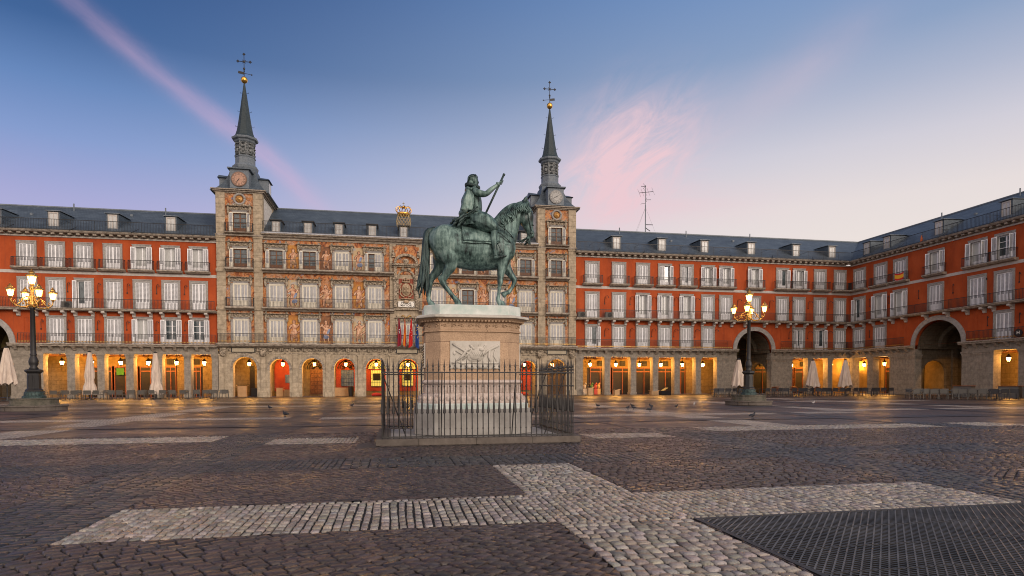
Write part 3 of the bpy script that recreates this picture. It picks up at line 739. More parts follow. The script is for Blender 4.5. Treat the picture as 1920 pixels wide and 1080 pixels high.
for a, b in (TL, TR):
    m = MB(); wall_grid(m, a, b, 5.6, 21.15, [h for h in holes if a < h[0] < b], -.12, .3)
    pobj(m, 'tower_front', MURAL)
    s = MB()
    for xx in (a, b): s.quad((xx,-.12,5.6),(xx,5.9,5.6),(xx,5.9,21.15),(xx,-.12,21.15))
    s.quad((a,5.9,5.6),(b,5.9,5.6),(b,5.9,21.15),(a,5.9,21.15)); pobj(s, 'tower_side', STONE_P)
    for xa in (a, b-.78):
        q = MB(); q.box(xa-.02, xa+.80, -.24, -.12, 5.6, 21.15)
        for k in range(24): q.box(xa-.045, xa+.825, -.265, -.24, 5.75+k*.64, 5.75+k*.64+.58)
        for z in (13.1, 9.2, 16.6): q.box(xa-.1, xa+.88, -.34, -.24, z-.18, z+.12)
        pobj(q, 'corner_pilaster', STONE_P)
    for xs, sg in ((b, 1), (a, -1)):
        [pobj(MB().box(min(xs,xs+sg*.1), max(xs,xs+sg*.1), y0_, y1_, 16.9, 21.15), 'corner_pilaster', STONE_P) for y0_, y1_ in ((-.12,.55),(5.2,5.9))]
    fp = noisy('faded_plaster', (.50,.44,.36), (.74,.70,.62), 3, .8, .1, c3=(.64,.61,.56))
    for xa_ in (b, a-.03): pobj(MB().box(xa_, xa_+.03, .55, 5.2, 17.2, 21.0), 'faded_side_mural', fp)
    c = MB()
    pobj(MB().box(a-.12, b+.12, -.40, .1, 16.62, 16.80), 'string_course', CORN)
    for i, (o_, z0, z1) in enumerate(((.14,21.0,21.12),(.30,21.12,21.26),(.46,21.26,21.36))): c.box(a-o_, b+o_, -.12-o_, 5.9+o_, z0, z1)
    pobj(c, 'tower_cornice', CORN)
# windows
for x, z, h, st in wins:
    w = put_window(pal, x-PC, z, WW, h, 'half2' if st == 'half' else ('closed' if st == 'closed' else 'openp'), 'palace')
    w.location.y = -.12 if x in TX else 0
# eaves of the middle range
c = MB(); extr(c, [(0,16.42),(-.12,16.42),(-.16,16.62),(-.36,16.66),(-.46,16.82),(-.62,16.86),(-.66,17.0),(0,17.05)], TL[1], TR[0]); pobj(c, 'cornice', CORN)
c = MB(); c.add([(TL[1],-.70,17.02),(TR[0],-.70,17.02),(TR[0],.25,17.34),(TL[1],.25,17.34),(TL[1],-.70,16.98),(TR[0],-.70,16.98)], [(0,1,2,3),(4,5,1,0)])
pobj(c, 'lead_gutter', noisy('pale_lead', (.30,.31,.33), (.62,.62,.63), 6, .6, .3, s3=(1,3,1)))
# balconies: long slabs between the towers, short ones on the towers
for z, sl in ((13.34,(12.96,)),(9.34,(8.98,))):
    zb = sl[0]
    for a, b in ((TL[1]+.02, .02), (2.62, TR[0]-.02)):
        s = MB(); extr(s, [(0,zb),(-.3,zb),(-.42,zb+.14),(-.62,zb+.18),(-.70,zb+.24),(-.70,z),(0,z)], a, b); so = pobj(s, 'balcony_slab', CORN)
        r = railing(MB(), a+.08, b-.08, -.64, z, .98); pobj(r, 'balcony_railing', IRON2, parent=so)
for z, zb in ((13.34,12.96),(9.34,8.98),(16.95,16.7)):
    for x in TX:
        s = MB(); extr(s, [(-.1,zb),(-.35,zb),(-.45,zb+.1),(-.72,zb+.14),(-.80,zb+.2),(-.80,z),(-.1,z)], x-1.38, x+1.38); so = pobj(s, 'balcony_slab', CORN)
        r = railing(MB(), x-1.32, x+1.32, -.75, z, .95, ret=.6, posts=0); pobj(r, 'balcony_railing', IRON2, parent=so)
r = railing(MB(), PX0+.1, PX1-.1, -.72, 5.61, .98); r.m = 1
for i in range(int(38/.13)): r.box(PX0+.15+i*.13, PX0+.2+i*.13, -.765, -.745, 5.72, 5.86)
pobj(r, 'terrace_railing', [IRON2, GILTIRON])
# stone frames round the mural bays
for xx in (TL[1]+.12,):
    pass
# central bay
q = MB()
for xa in (-.42, 2.38):
    q.box(xa, xa+.62, -.14, 0, 5.61, 16.42)
    for k in range(17): q.box(xa-.02, xa+.64, -.165, -.14, 5.75+k*.63, 5.75+k*.63+.57)
q.box(.2, 2.38, -.08, 0, 8.1, 13.2); pobj(q, 'centre_pilasters', STONE_P)
q = MB(); q.box(PC-1.42, PC+1.42, -.18, -.08, 13.2, 16.2)
pobj(q, 'centre_panel', MURAL)
q = MB()
archivolt(q, PC, 1.05, 14.35, .78, .26, -.55, -.18, 18); q.box(PC-1.5, PC+1.5, -.58, -.18, 14.12, 14.32); q.box(PC-1.42, PC+1.42, -.40, -.18, 13.95, 14.12)
for s in (-1, 1):
    q.box(PC+s*1.15-.17, PC+s*1.15+.17, -.40, -.08, 9.6, 13.9); q.box(PC+s*1.15-.26, PC+s*1.15+.26, -.50, -.08, 12.6, 12.85)
    q.ell((PC+s*1.32,-.3,15.35), (.17,.17,.22), 10, 6); q.ell((PC+s*1.32,-.3,15.68), (.11,.11,.12), 8, 6); q.box(PC+s*1.32-.15, PC+s*1.32+.15, -.42, -.16, 15.0, 15.15)
    q.ell((PC+s*.32,-.42,13.72), (.2,.12,.18), 10, 6)
q.ell((PC,-.35,15.9), (.16,.15,.3), 10, 6); q.box(PC-1.5, PC+1.5, -.35, -.08, 9.35, 9.55)
archivolt(q, PC, .80, 12.75, .8, .20, -.30, -.08, 16, 1.6)
q.ell((PC,-.35,14.6), (.32,.14,.3), 10, 6)
pobj(q, 'carved_frame', CARVED)
q = MB(); q.box(PC-.8, PC+.8, -.11, -.08, 10.6, 12.75); spn = MB(); pobj(q, 'red_niche', noisy('niche_red', (.2,.05,.03), (.33,.09,.05), 6, .8, .4))
# coat of arms: crowned oval shield with scrolls
q = MB()
q.ell((PC,-.16,11.55), (.50,.14,.72), 18, 12); q.ell((PC,-.25,11.55), (.36,.12,.54), 16, 10)
for s in (-1, 1):
    q.tube([(PC+s*.45,-.2,12.2),(PC+s*.66,-.2,12.05),(PC+s*.68,-.2,11.7),(PC+s*.55,-.2,11.4),(PC+s*.66,-.2,11.1),(PC+s*.45,-.2,10.85),(PC+s*.2,-.2,10.75)], [.07,.09,.08,.07,.08,.09,.07], 7)
    q.ell((PC+s*.6,-.22,12.1), (.12,.1,.12), 8, 6)
for a, b in ((-.16,.2),(.16,.2),(-.16,-.2),(.16,-.2)): q.cbox(PC+a, -.37, 11.55+b, .2, .06, .28)
q.cbox(PC, -.38, 11.55, .04, .06, .9); q.cbox(PC, -.38, 11.55, .6, .06, .04)
for k in range(5):
    x = PC-.36+k*.18; q.ell((x,-.24,12.62), (.07,.08,.1), 8, 5); q.tube([(x,-.22,12.45),(PC+(x-PC)*1.1,-.24,12.62)], .04, 5)
q.box(PC-.42, PC+.42, -.3, -.1, 12.32, 12.44); q.ell((PC,-.22,12.78), (.1,.1,.1), 8, 5)
q.box(PC-.55, PC+.55, -.35, -.1, 10.5, 10.6); q.ell((PC,-.25,10.25), (.3,.15,.2), 10, 6)
pobj(q, 'coat_of_arms', noisy('arms_stone', (.22,.15,.09), (.50,.38,.25), 7, .8, .6, .02), True)
put = put_window(pal, 0, 5.62, 1.9, 2.3, 'closed', 'palace')
q = MB()
for s in (-1,1): q.tube([(PC+s*.55,-.3,8.6),(PC+s*.35,-.34,8.75),(PC+s*.2,-.34,8.6),(PC,-.36,8.5)], .07, 6)
pobj(q, 'gilt_scroll', GILTIRON, True)
# tower medallions and generic painted figures between the windows
for x in TX:
    q = MB(); q.tube([(x+.52*math.cos(t*PI/12), -.17, 20.42+.52*math.sin(t*PI/12)) for t in range(25)], .12, 8); q.lathe([(0,0)], n=3) if False else None
    o = pobj(q, 'stone_medallion', TRIM, True)
    q = MB(); q.ell((x,-.17,20.42), (.34,.14,.34), 14, 8); q.ell((x,-.25,20.42), (.17,.12,.2), 10, 6); pobj(q, 'gilt_rosette', noisy('rosette', (.25,.12,.03), (.6,.33,.1), 8, .5, .5, metal=.4), True, parent=o)
    q = MB()
    for k in range(9): q.ell((x-.8+k*.2, -.2, 19.78+.16*math.cos((k-4)*.5)), (.13,.08,.12), 8, 5)
    pobj(q, 'carved_crest', CARVED, True, parent=o)
rs = random.Random(5)
def body(m, x, z, h, s, pose, y=-.018, gr_=0.0):
    k = h/1.9; d = .012
    def e_(cx, cz, rx, rz, rot=0):
        M_ = Matrix.Rotation(rot, 3, 'Y'); m.ell((x+s*cx*k, y, z+cz*k), (rx*k+gr_, d, rz*k+gr_), 12, 6, M_)
    e_(0, .95, .20, .30, .1*pose); e_(.02, 1.27, .24, .16); e_(.04, 1.62, .12, .15); e_(.03, 1.43, .06, .1)
    e_(-.10, .62, .13, .34, .15); e_(.12, .60, .13, .36, -.2*pose); e_(-.16, .22, .08, .26); e_(.2, .2, .08, .26, -.1)
    e_(-.28, 1.16, .07, .24, .5); e_(.30, 1.25, .07, .26, -.7*pose); e_(.42, 1.05+.25*pose, .055, .2, .8)
n = 0
for r, (z, h) in enumerate((P3, P2, P1)):
    for i in range(7):
        if i == 3: continue
        x = (WX[i]+WX[i+1])/2
        zb, zt = z+.35, z+h+.35
        g = MB(); g.box(x-.58, x+.58, -.006, -.001, z+.12, z+h+.5); gr = pobj(g, 'figure_panel', (MGOLD, MDARK, MSKY, MURAL)[(i+2*r) % 4])
        sa_, sb_ = rs.choice((-1,1)), rs.choice((-1,1)); hh = min(h*.98, 2.35)
        f = MB(); body(f, x, z+.28, hh, sa_, sb_, -.008, .045); pobj(f, 'figure_outline', MLINE, True, parent=gr)
        f = MB(); body(f, x, z+.28, hh, sa_, sb_); pobj(f, 'painted_figure', FLESH, True, parent=gr)
        f = MB(); f.ell((x+rs.uniform(-.2,.2), -.026, z+.72), (.30,.014,.22), 12, 6, Matrix.Rotation(rs.uniform(-.6,.6),3,'Y')); f.ell((x-.2*rs.choice((-1,1)), -.02, z+1.3), (.14,.014,.4), 10, 6, Matrix.Rotation(.4,3,'Y'))
        pobj(f, 'painted_drapery', [FIG2, FIG3, MURAL][(i*2+r) % 3], True, parent=gr)
# roofs
pr = 21.42
rf = MB(); sl = (pr-17.1)/7.0
rf.add([(TL[1]-.1,.0,17.2),(TR[0]+.1,.0,17.2),(TR[0]+.1,6.5,pr),(TL[1]-.1,6.5,pr),(TR[0]+.1,12.6,pr-3.8),(TL[1]-.1,12.6,pr-3.8)], [(0,1,2,3),(3,2,4,5)])
rf.add([(PX0,5.9,20.0),(TL[1],5.9,20.0),(TL[1],6.5,pr),(PX0,6.5,pr),(PX0,12.6,pr-3.8),(TL[1],12.6,pr-3.8)], [(0,1,2,3),(3,2,5,4)])
rf.add([(TR[0],5.9,20.0),(PX1,5.9,20.0),(PX1,6.5,pr),(TR[0],6.5,pr),(PX1,12.6,pr-3.8),(TR[0],12.6,pr-3.8)], [(0,1,2,3),(3,2,5,4)])
for xx in (PX0, PX1): rf.add([(xx,5.9,15.9),(xx,5.9,20),(xx,6.5,pr),(xx,12.6,pr-3.8),(xx,12.6,15.9)], [(0,1,2,3,4)])
rfo = pobj(rf, 'roof', SLATE)
m = MB(); m.quad((PX0,12.5,5),(PX1,12.5,5),(PX1,12.5,18),(PX0,12.5,18)); pobj(m, 'rear_wall', RED)
m = MB(); m.box(TL[1], TR[0], 6.4, 6.6, pr-.03, pr+.08); pobj(m, 'ridge_cap', LEAD, parent=rfo)
for x in (-12.12,-8.9,-5.72,-2.26,1.1,4.9,8.3,11.5,14.5):
    x -= PC; m = MB(); w = 1.0; zt = 18.5; zb = 17.1
    m.box(x-w/2, x+w/2, .3, 2.1, zb, zt); d = m.build('dormer', SLATE, pal)
    m = MB(); m.box(x-w/2-.14, x+w/2+.14, .12, 2.4, zt, zt+.09); m.build('dormer_roof', IRON, d)
    m = MB()
    for a, b, c, e_ in ((-.36,-.27,17.35,18.4),(.27,.36,17.35,18.4),(-.27,.27,18.3,18.4),(-.27,.27,17.35,17.42),(-.02,.02,17.42,18.3),(-.27,-.02,17.85,17.89),(.02,.27,17.85,17.89)): m.box(x+a, x+b, .24, .3, c, e_)
    wo = m.build('window', BAND, d); MB().box(x-.34, x+.34, .27, .29, 17.4, 18.36).build('pane', CURT, wo)
r = railing(MB(), TL[1]+.1, TR[0]-.1, -.30, 17.15, 1.15, .14, .018); pobj(r, 'roof_railing', IRON)

# tower roofs, lanterns and spires
def tower_top(cx, dial, dialring, hands, side):
    m = MB(); R = []
    for h, z in ((2.85,21.36),(2.35,21.72),(1.95,22.2),(1.6,22.8),(1.35,23.5),(1.2,24.25)):
        R.append([(cx-h,2.9-h,z),(cx+h,2.9-h,z),(cx+h,2.9+h,z),(cx-h,2.9+h,z)])
    R.insert(0, [(cx-2.85,.05,21.30),(cx+2.85,.05,21.30),(cx+2.85,5.75,21.30),(cx-2.85,5.75,21.30)])
    m.rings(R); tr = pobj(m, 'tower_roof', SLATE)
    # clock dormer on the front and plain dormers on the other slopes
    yf = -.02
    m = MB(); m.box(cx-.92, cx+.92, yf+.1, 2.2, 21.62, 23.55); pobj(m, 'clock_dormer', LEAD, parent=tr)
    m = MB(); m.box(cx-1.12, cx+1.12, yf-.12, 2.3, 23.55, 23.68); m.add([(cx-1.12,yf-.12,23.68),(cx+1.12,yf-.12,23.68),(cx+.8,2.0,24.1),(cx-.8,2.0,24.1)], [(0,1,2,3)]); pobj(m, 'dormer_roof', SLATE, parent=tr)
    for s in (-1, 1):
        m = MB(); x0_, x1_ = sorted((cx+s*1.2, cx+s*2.45)); m.box(x0_, x1_, 2.1, 3.7, 21.6, 23.2); d = pobj(m, 'side_dormer', LEAD, parent=tr)
        m = MB(); x0_, x1_ = sorted((cx+s*.8, cx+s*2.62)); m.add([(x0_,1.9,23.2),(x1_,1.9,23.2),(x1_,3.9,23.2),(x0_,3.9,23.2),(x0_,2.6,23.65),(x1_-.3*(s>0)+.0,2.9,23.6),(x1_-.3*(s>0),3.0,23.6),(x0_,3.2,23.65)], [(0,3,2,1),(0,1,5,4),(1,2,6,5),(2,3,7,6),(3,0,4,7),(4,5,6,7)]); pobj(m, 'dormer_roof', SLATE, parent=tr)
        m = MB(); xx = cx+s*2.46; m.box(min(xx,xx+s*.03), max(xx,xx+s*.03), 2.4, 3.4, 21.8, 23.0); pobj(m, 'window', CURT, parent=tr)
    # clock
    ck = empty('clock', (cx-PC, yf+.1, 22.52), 0, pal)
    m = MB(); m.rings([[(.76*math.cos(2*PI*j/32), y, .76*math.sin(2*PI*j/32)) for j in range(32)] for y in (-.02,-.12)]); m.build('clock_rim', dialring, ck)
    m = MB(); m.rings([[(.70*math.cos(2*PI*j/32), y, .70*math.sin(2*PI*j/32)) for j in range(32)] for y in (-.121,-.14)]); m.build('clock_dial', dial, ck)
    m = MB()
    for j in range(32):
        a, b = 2*PI*j/32, 2*PI*(j+1)/32
        for r0, r1 in ((.44,.46),(.66,.68)): m.quad((r0*math.cos(a),-.143,r0*math.sin(a)),(r0*math.cos(b),-.143,r0*math.sin(b)),(r1*math.cos(b),-.143,r1*math.sin(b)),(r1*math.cos(a),-.143,r1*math.sin(a)))
    m.build('dial_ring', INK, ck)
    for h in range(12):
        s_ = ['XII','I','II','III','IIII','V','VI','VII','VIII','IX','X','XI'][h]; a = PI/2 - h*PI/6
        text_obj('numeral', s_, .19, INK, ck, (.56*math.cos(a), -.146, .56*math.sin(a)), -(a-PI/2))
    for name, L_, w_, ang in (('hour_hand',.34,.05,hands[0]),('minute_hand',.52,.035,hands[1])):
        m = MB(); m.add([(-w_/2,0,-.08),(w_/2,0,-.08),(w_*.8,0,L_*.7),(0,0,L_),(-w_*.8,0,L_*.7)], [(0,1,2,3,4)])
        o = m.build(name, INK, ck); o.location = (0,-.155 if L_ < .4 else -.16,0); o.rotation_euler.y = math.radians(ang)
    # octagonal lantern
    m = MB(); m.lathe([(1.2,24.2),(1.30,24.42),(1.34,24.62),(1.15,24.78),(1.02,24.95),(1.02,25.6)], cx, 2.9, 8, PI/8); pobj(m, 'lantern_base', LEAD, parent=tr)
    m = MB(); m.lathe([(.92,25.6),(.92,27.2)], cx, 2.9, 8, PI/8)
    for j in range(8):
        a = PI/8+j*PI/4; m.tube([(cx+.94*math.cos(a),2.9+.94*math.sin(a),25.6),(cx+.94*math.cos(a),2.9+.94*math.sin(a),27.2)], .07, 6)
        b = a+PI/8; q_ = .90
        for zz in (25.9, 26.6, 27.0): m.ell((cx+q_*math.cos(b),2.9+q_*math.sin(b),zz), (.2,.2,.08), 8, 4)
        m.ell((cx+q_*math.cos(b),2.9+q_*math.sin(b),26.3), (.16,.16,.22), 8, 5)
    pobj(m, 'lantern_drum', CARVLEAD, parent=tr)
    m = MB(); m.lathe([(1.0,25.55),(1.08,25.62),(1.08,25.7),(.95,25.78)], cx, 2.9, 8, PI/8); pobj(m, 'lantern_sill', LEAD, parent=tr); m = MB(); m.lathe([(.95,27.15),(1.06,27.25),(1.12,27.4),(1.32,27.5),(1.36,27.62),(1.36,27.70),(1.1,27.80)], cx, 2.9, 8, PI/8); pobj(m, 'lantern_cornice', LEAD, parent=tr)
    m = MB(); m.lathe([(1.22,27.76),(.98,28.0),(.82,28.5),(.66,29.4),(.5,30.5),(.34,31.7),(.2,32.7),(.08,33.6)], cx, 2.9, 8, PI/8)
    sp = pobj(m, 'spire', SPIRE)
    m = MB()
    for zz, rr in ((29.0,.75),(30.6,.5),(32.6,.24)):
        for s in (-1, 1): m.tube([(cx+s*rr,2.9,zz),(cx+s*(rr+.16),2.9,zz-.03),(cx+s*(rr+.2),2.9,zz+.1)], .02, 4)
    pobj(m, 'spire_hook', IRON, parent=sp)
    m = MB(); m.ell((cx,2.9,34.0), (.34,.34,.36), 20, 14); pobj(m, 'gilded_ball', GOLD, True)
    m = MB(); m.tube([(cx,2.9,33.5),(cx,2.9,36.75)], .035, 6)
    zc = 35.95; m.tube([(cx-.62,2.9,zc),(cx+.62,2.9,zc)], .04, 6)
    for dx, dz in ((-.62,0),(.62,0),(0,.78)): 
        for ax_, az in ((.09,0),(-.09,0),(0,.09),(0,-.09)): m.ell((cx+dx+ax_,2.9,zc+dz+az), (.07,.04,.07), 8, 5)
    for t in range(4):
        a = PI/4+t*PI/2; m.tube([(cx+.1*math.cos(a),2.9,zc+.1*math.sin(a)),(cx+.26*math.cos(a),2.9,zc+.26*math.sin(a))], .025, 5)
    m.ell((cx,2.9,zc), (.13,.06,.13), 10, 6); m.ell((cx,2.9,35.2), (.12,.07,.14), 8, 6); m.ell((cx,2.9,34.95), (.08,.07,.1), 8, 6)
    # vane
    m.cbox(cx+side*.30, 2.9, 34.75, .62, .03, .26, 0, 0, -side*.18); m.tube([(cx-side*.75,2.9,34.60),(cx,2.9,34.72)], .025, 5); m.ell((cx-side*.75,2.9,34.6), (.1,.03,.08), 6, 4)
    pobj(m, 'cross_and_vane', IRON)
def text_obj(name, s, size, material, parent, loc, rot=0, font_bold=False, extrude=.004, spacing=1.12):
    cu = bpy.data.curves.new(name, 'FONT'); cu.body = s; cu.size = size; cu.align_x = 'CENTER'; cu.align_y = 'CENTER'; cu.extrude = extrude; cu.space_character = spacing
    if font_bold: cu.offset = .004
    t = bpy.data.objects.new('tmp_text', cu); COL.objects.link(t)
    dg = bpy.context.evaluated_depsgraph_get(); me = bpy.data.meshes.new_from_object(t.evaluated_get(dg))
    bpy.data.objects.remove(t); me.materials.clear(); me.materials.append(material); me.name = name
    o = link(name, me, parent, loc); o.rotation_euler = (PI/2, rot, 0); return o
tower_top(-15.62, COPPER, noisy('dial_rim_brown', (.12,.07,.05), (.2,.12,.08), 6, .5, .1), (214, 305-90), -1)
tower_top(18.16, DIALG, noisy('dial_rim_grey', (.16,.16,.16), (.28,.27,.26), 6, .5, .1), (62, 242), 1)

# crown on its wire basket
cr = empty('crown_ornament', (1.1, .8, 17.6)); tag(cr, 'gilded crown on a wire mesh basket above the roof edge', 'ornament')
m = MB()
for k in range(5):
    for j in range(14):
        a = 2*PI*(j+.5*(k%2))/14; rr = [.66,.76,.78,.74,.66][k]; z = 1.0+k*.27
        M_ = Matrix.Rotation(a-PI/2,3,'Z')
        m.tube([tuple(Vector((rr*math.cos(a),rr*math.sin(a),z)) + M_ @ Vector((.15*math.cos(t*PI/4),0,(.15*math.sin(t*PI/4))))) for t in range(9)], .016, 4)
m.tube([(0,0,0),(0,0,1.0)], .03, 6); m.build('wire_basket', noisy('gilded_wire', (.50,.36,.16), (.78,.60,.30), 9, .45, 0, metal=.4), cr)
m = MB(); m.lathe([(.62,2.18),(.66,2.2),(.70,2.42),(.66,2.46),(.6,2.44)], 0, 0, 24); m.build('crown_band', GOLD, cr, True)
m = MB()
for j in range(8):
    a = 2*PI*j/8+.2; m.tube([(rr*math.cos(a),rr*math.sin(a),z) for rr, z in ((.66,2.42),(.84,2.68),(.84,2.95),(.62,3.1),(.3,3.08),(.06,3.0))], [.05,.055,.05,.045,.04,.04], 6)
m.ell((0,0,3.12), (.16,.16,.16), 14, 9); m.build('crown_arch', GOLD, cr, True)
m = MB(); m.cbox(0,0,3.47,.05,.05,.45); m.cbox(0,0,3.52,.3,.05,.05); m.build('crown_cross', DIALG, cr)

# palace arcade interior, bay by bay
q = MB(); Yb = 4.0
q.quad((PX0,Yb,0),(PX1,Yb,0),(PX1,Yb,4.5),(PX0,Yb,4.5)); q.quad((PX0,.7,4.5),(PX1,.7,4.5),(PX1,Yb,4.5),(PX0,Yb,4.5))
for xx in (PX0, PX1): q.quad((xx,.7,0),(xx,Yb,0),(xx,Yb,4.5),(xx,.7,4.5))
pobj(q, 'arcade_wall', ARCST)
for i, x in enumerate(ed):
    if i in (0, len(ed)-1): continue
    a = MB(); archivolt(a, 0, 1.45, SP, 1.3, .2, -.22, .22, 14)      # transverse arch, turned to run front to back
    a.v = [(x + vy, 2.3 + vx*1.0, vz) for vx, vy, vz in a.v]
    a.box(x-.24, x+.24, Yb-.3, Yb, 0, SP); pobj(a, 'vault_rib', ARCST)
def bay_panel(xc, w, mm, z0=.55, z1=3.1, arch=True, name='painted_bay'):
    p = MB(); p.box(xc-w, xc+w, Yb-.05, Yb, z0, z1)
    if arch:
        n = 14; v = [(xc-w*math.cos(PI*k/n), Yb-.05, z1+w*math.sin(PI*k/n)) for k in range(n+1)]; p.add(v, [tuple(range(n+1))])
    return pobj(p, name, mm)
for i in (1, 3, 4, 5, 6, 8, 9): bay_panel(AX[i][0]+ (.1 if i < 5 else 0), 1.35, REDW)
for i in (4, 5):
    x = AX[i][0]; p = MB(); n = 16; r = .98
    v = [(x,Yb-.10,3.05)] + [(x-r*math.cos(PI*k/n), Yb-.10, 3.05+r*math.sin(PI*k/n)) for k in range(n+1)]; p.add(v, [(0,k,k+1) for k in range(1,n+1)])
    p.box(x-.62, x+.62, Yb-.12, Yb-.06, 1.1, 2.9); o = pobj(p, 'lit_window', LITY)
for i in (2, 3, 4, 5, 9):
    x = AX[i][0]; p = MB(); r = 1.0; 
    for k in range(19):
        a = PI*k/18; p.tube([(x+.25*math.cos(a),Yb-.14,3.05+.25*math.sin(a)),(x+r*math.cos(a),Yb-.14,3.05+r*math.sin(a))], .016 if k % 3 else .03, 4)
    for rr in (.25,.5,.75,1.0): p.tube([(x+rr*math.cos(PI*k/16),Yb-.14,3.05+rr*math.sin(PI*k/16)) for k in range(17)], .02 if rr < 1 else .05, 4)
    if i in (3,4,5):
        for k in range(8): p.box(x-.65+k*.186-.012, x-.65+k*.186+.012, Yb-.16, Yb-.13, 1.05, 2.95)
        for k in range(5): p.box(x-.65, x+.65, Yb-.16, Yb-.13, 1.05+k*.47, 1.08+k*.47)
    pobj(p, 'iron_grille', IRON)
for i in (4, 5):
    x = AX[i][0]; p = MB(); p.box(x-.42, x+.42, Yb-.2, Yb-.17, 1.75, 2.55); pobj(p, 'dark_screen', BLACK)
p = MB(); p.box(AX[3][0]-.7, AX[3][0]+.7, Yb-.1, Yb-.05, 1.1, 2.9); pobj(p, 'dark_window', GLASS)
p = MB(); p.box(AX[1][0]-.1, AX[1][0]+.9, Yb-.1, Yb-.05, 1.5, 2.4); pobj(p, 'dark_window', GLASS)
x = AX[2][0]+.1; p = MB(); p.box(x-.85, x+.85, Yb-.08, Yb-.05, 0.2, 3.05); n = 12; p.add([(x-.85*math.cos(PI*k/n), Yb-.08, 3.05+.85*math.sin(PI*k/n)) for k in range(n+1)], [tuple(range(n+1))])
d = pobj(p, 'wooden_door', noisy('old_door_wood', (.09,.035,.015), (.16,.07,.03), 5, .6, .4))
p = MB()
for a in range(4):
    for b in range(6): p.box(x-.76+a*.39, x-.76+a*.39+.32, Yb-.12, Yb-.08, .35+b*.44, .35+b*.44+.36)
pobj(p, 'door_panel', noisy('door_panel_wood', (.11,.045,.02), (.2,.085,.035), 5, .6, .3), parent=d)
for x, w in ((AX[0][0]-.15,.5),(AX[0][0]+.75,.45)):
    p = MB(); p.box(x-w/2, x+w/2, Yb-.07, Yb-.02, 0, 3.4); pobj(p, 'dark_doorway', DARKW)

# ------------------------------------------------------------------ bronze rider on horseback
st = empty('equestrian_statue', (1.88, -52.45, 3.325)); tag(st, 'green bronze statue of a rider with a raised baton on a walking horse', 'statue')
def remesh(o, vox=.02, smooth=2):
    r = o.modifiers.new('r', 'REMESH'); r.mode = 'VOXEL'; r.voxel_size = vox; r.use_smooth_shade = True
    if smooth:
        s = o.modifiers.new('s', 'SMOOTH'); s.factor = .5; s.iterations = smooth
    dg = bpy.context.evaluated_depsgraph_get(); me = bpy.data.meshes.new_from_object(o.evaluated_get(dg))
    o.modifiers.clear(); old = o.data; o.data = me; me.name = old.name
    me.polygons.foreach_set('use_smooth', [True]*len(me.polygons)); return o
h = MB()
h.loft([(-1.0,0,1.5,.10,.12),(-.93,0,1.52,.28,.34),(-.75,0,1.54,.38,.46),(-.5,0,1.54,.43,.51),(-.2,0,1.47,.43,.505),(.15,0,1.43,.44,.515),(.45,0,1.45,.43,.52),(.72,0,1.52,.39,.56),(.93,0,1.55,.33,.48),(1.07,0,1.50,.26,.32),(1.15,0,1.48,.12,.14)], 20, 4)
h.ell((-.62,-.2,1.62), (.34,.22,.38), 16, 10); h.ell((-.62,.2,1.62), (.34,.22,.38), 16, 10)
h.ell((.92,-.17,1.46), (.25,.19,.33), 16, 10); h.ell((.92,.17,1.46), (.25,.19,.33), 16, 10)
h.loft([(.74,0,1.62,.30,.44),(.85,0,1.88,.25,.41),(.96,0,2.12,.19,.35),(1.08,0,2.33,.16,.29),(1.22,0,2.47,.14,.235),(1.36,0,2.55,.12,.15)], 18, 4)
h.loft([(1.38,0,2.62,.07,.08),(1.44,0,2.54,.12,.15),(1.475,0,2.40,.135,.19),(1.49,0,2.26,.125,.185),(1.53,0,2.10,.095,.135),(1.575,0,1.96,.08,.10),(1.60,0,1.86,.085,.095),(1.60,0,1.80,.06,.06)], 16, 4)
for s in (-1, 1):
    h.ell((1.41,s*.07,2.29), (.14,.085,.17), 12, 8); h.ell((1.56,s*.105,2.43), (.045,.03,.035), 8, 6)
    h.ell((1.66,s*.055,1.93), (.03,.025,.035), 8, 5)
    h.loft([(1.40,s*.08,2.66,.035,.045),(1.44,s*.10,2.77,.03,.045),(1.47,s*.10,2.86,.008,.01)], 8, 3)
h.ell((1.52,0,1.79), (.07,.06,.05), 10, 6)
# legs
def leg(P): h.loft(P, 14, 4)
leg([(-.52,-.22,1.50,.19,.30),(-.50,-.23,1.20,.165,.25),(-.49,-.23,.98,.115,.155),(-.60,-.23,.78,.085,.105),(-.695,-.23,.63,.075,.10),(-.66,-.23,.50,.062,.07),(-.555,-.23,.37,.054,.058),(-.42,-.23,.20,.058,.062),(-.355,-.23,.13,.062,.07),(-.325,-.23,.07,.062,.07)])
leg([(-.34,-.23,.11,.07,.07),(-.31,-.23,.0,.095,.10)])
h.ell((-.765,-.23,.655), (.05,.045,.07), 8, 6)
leg([(-.62,.22,1.50,.19,.30),(-.70,.23,1.22,.165,.22),(-.76,.23,.98,.115,.14),(-.86,.23,.84,.085,.105),(-.935,.23,.73,.075,.09),(-.965,.23,.58,.058,.062),(-.995,.23,.40,.05,.053),(-1.02,.23,.22,.058,.06),(-.985,.23,.12,.06,.065),(-.95,.23,.07,.06,.065)])
leg([(-.96,.23,.12,.065,.065),(-.93,.23,.01,.09,.095)])
h.ell((-1.0,.23,.77), (.045,.04,.07), 8, 6)
leg([(.88,-.2,1.50,.17,.28),(.85,-.22,1.22,.13,.19),(.80,-.22,.98,.095,.13),(.77,-.22,.80,.078,.095),(.755,-.22,.68,.07,.075),(.755,-.22,.60,.07,.078),(.735,-.22,.48,.05,.052),(.715,-.22,.30,.045,.048),(.70,-.22,.17,.058,.06),(.73,-.22,.09,.055,.058),(.76,-.22,.05,.06,.06)])
leg([(.75,-.22,.10,.065,.065),(.80,-.22,-.01,.092,.105)])
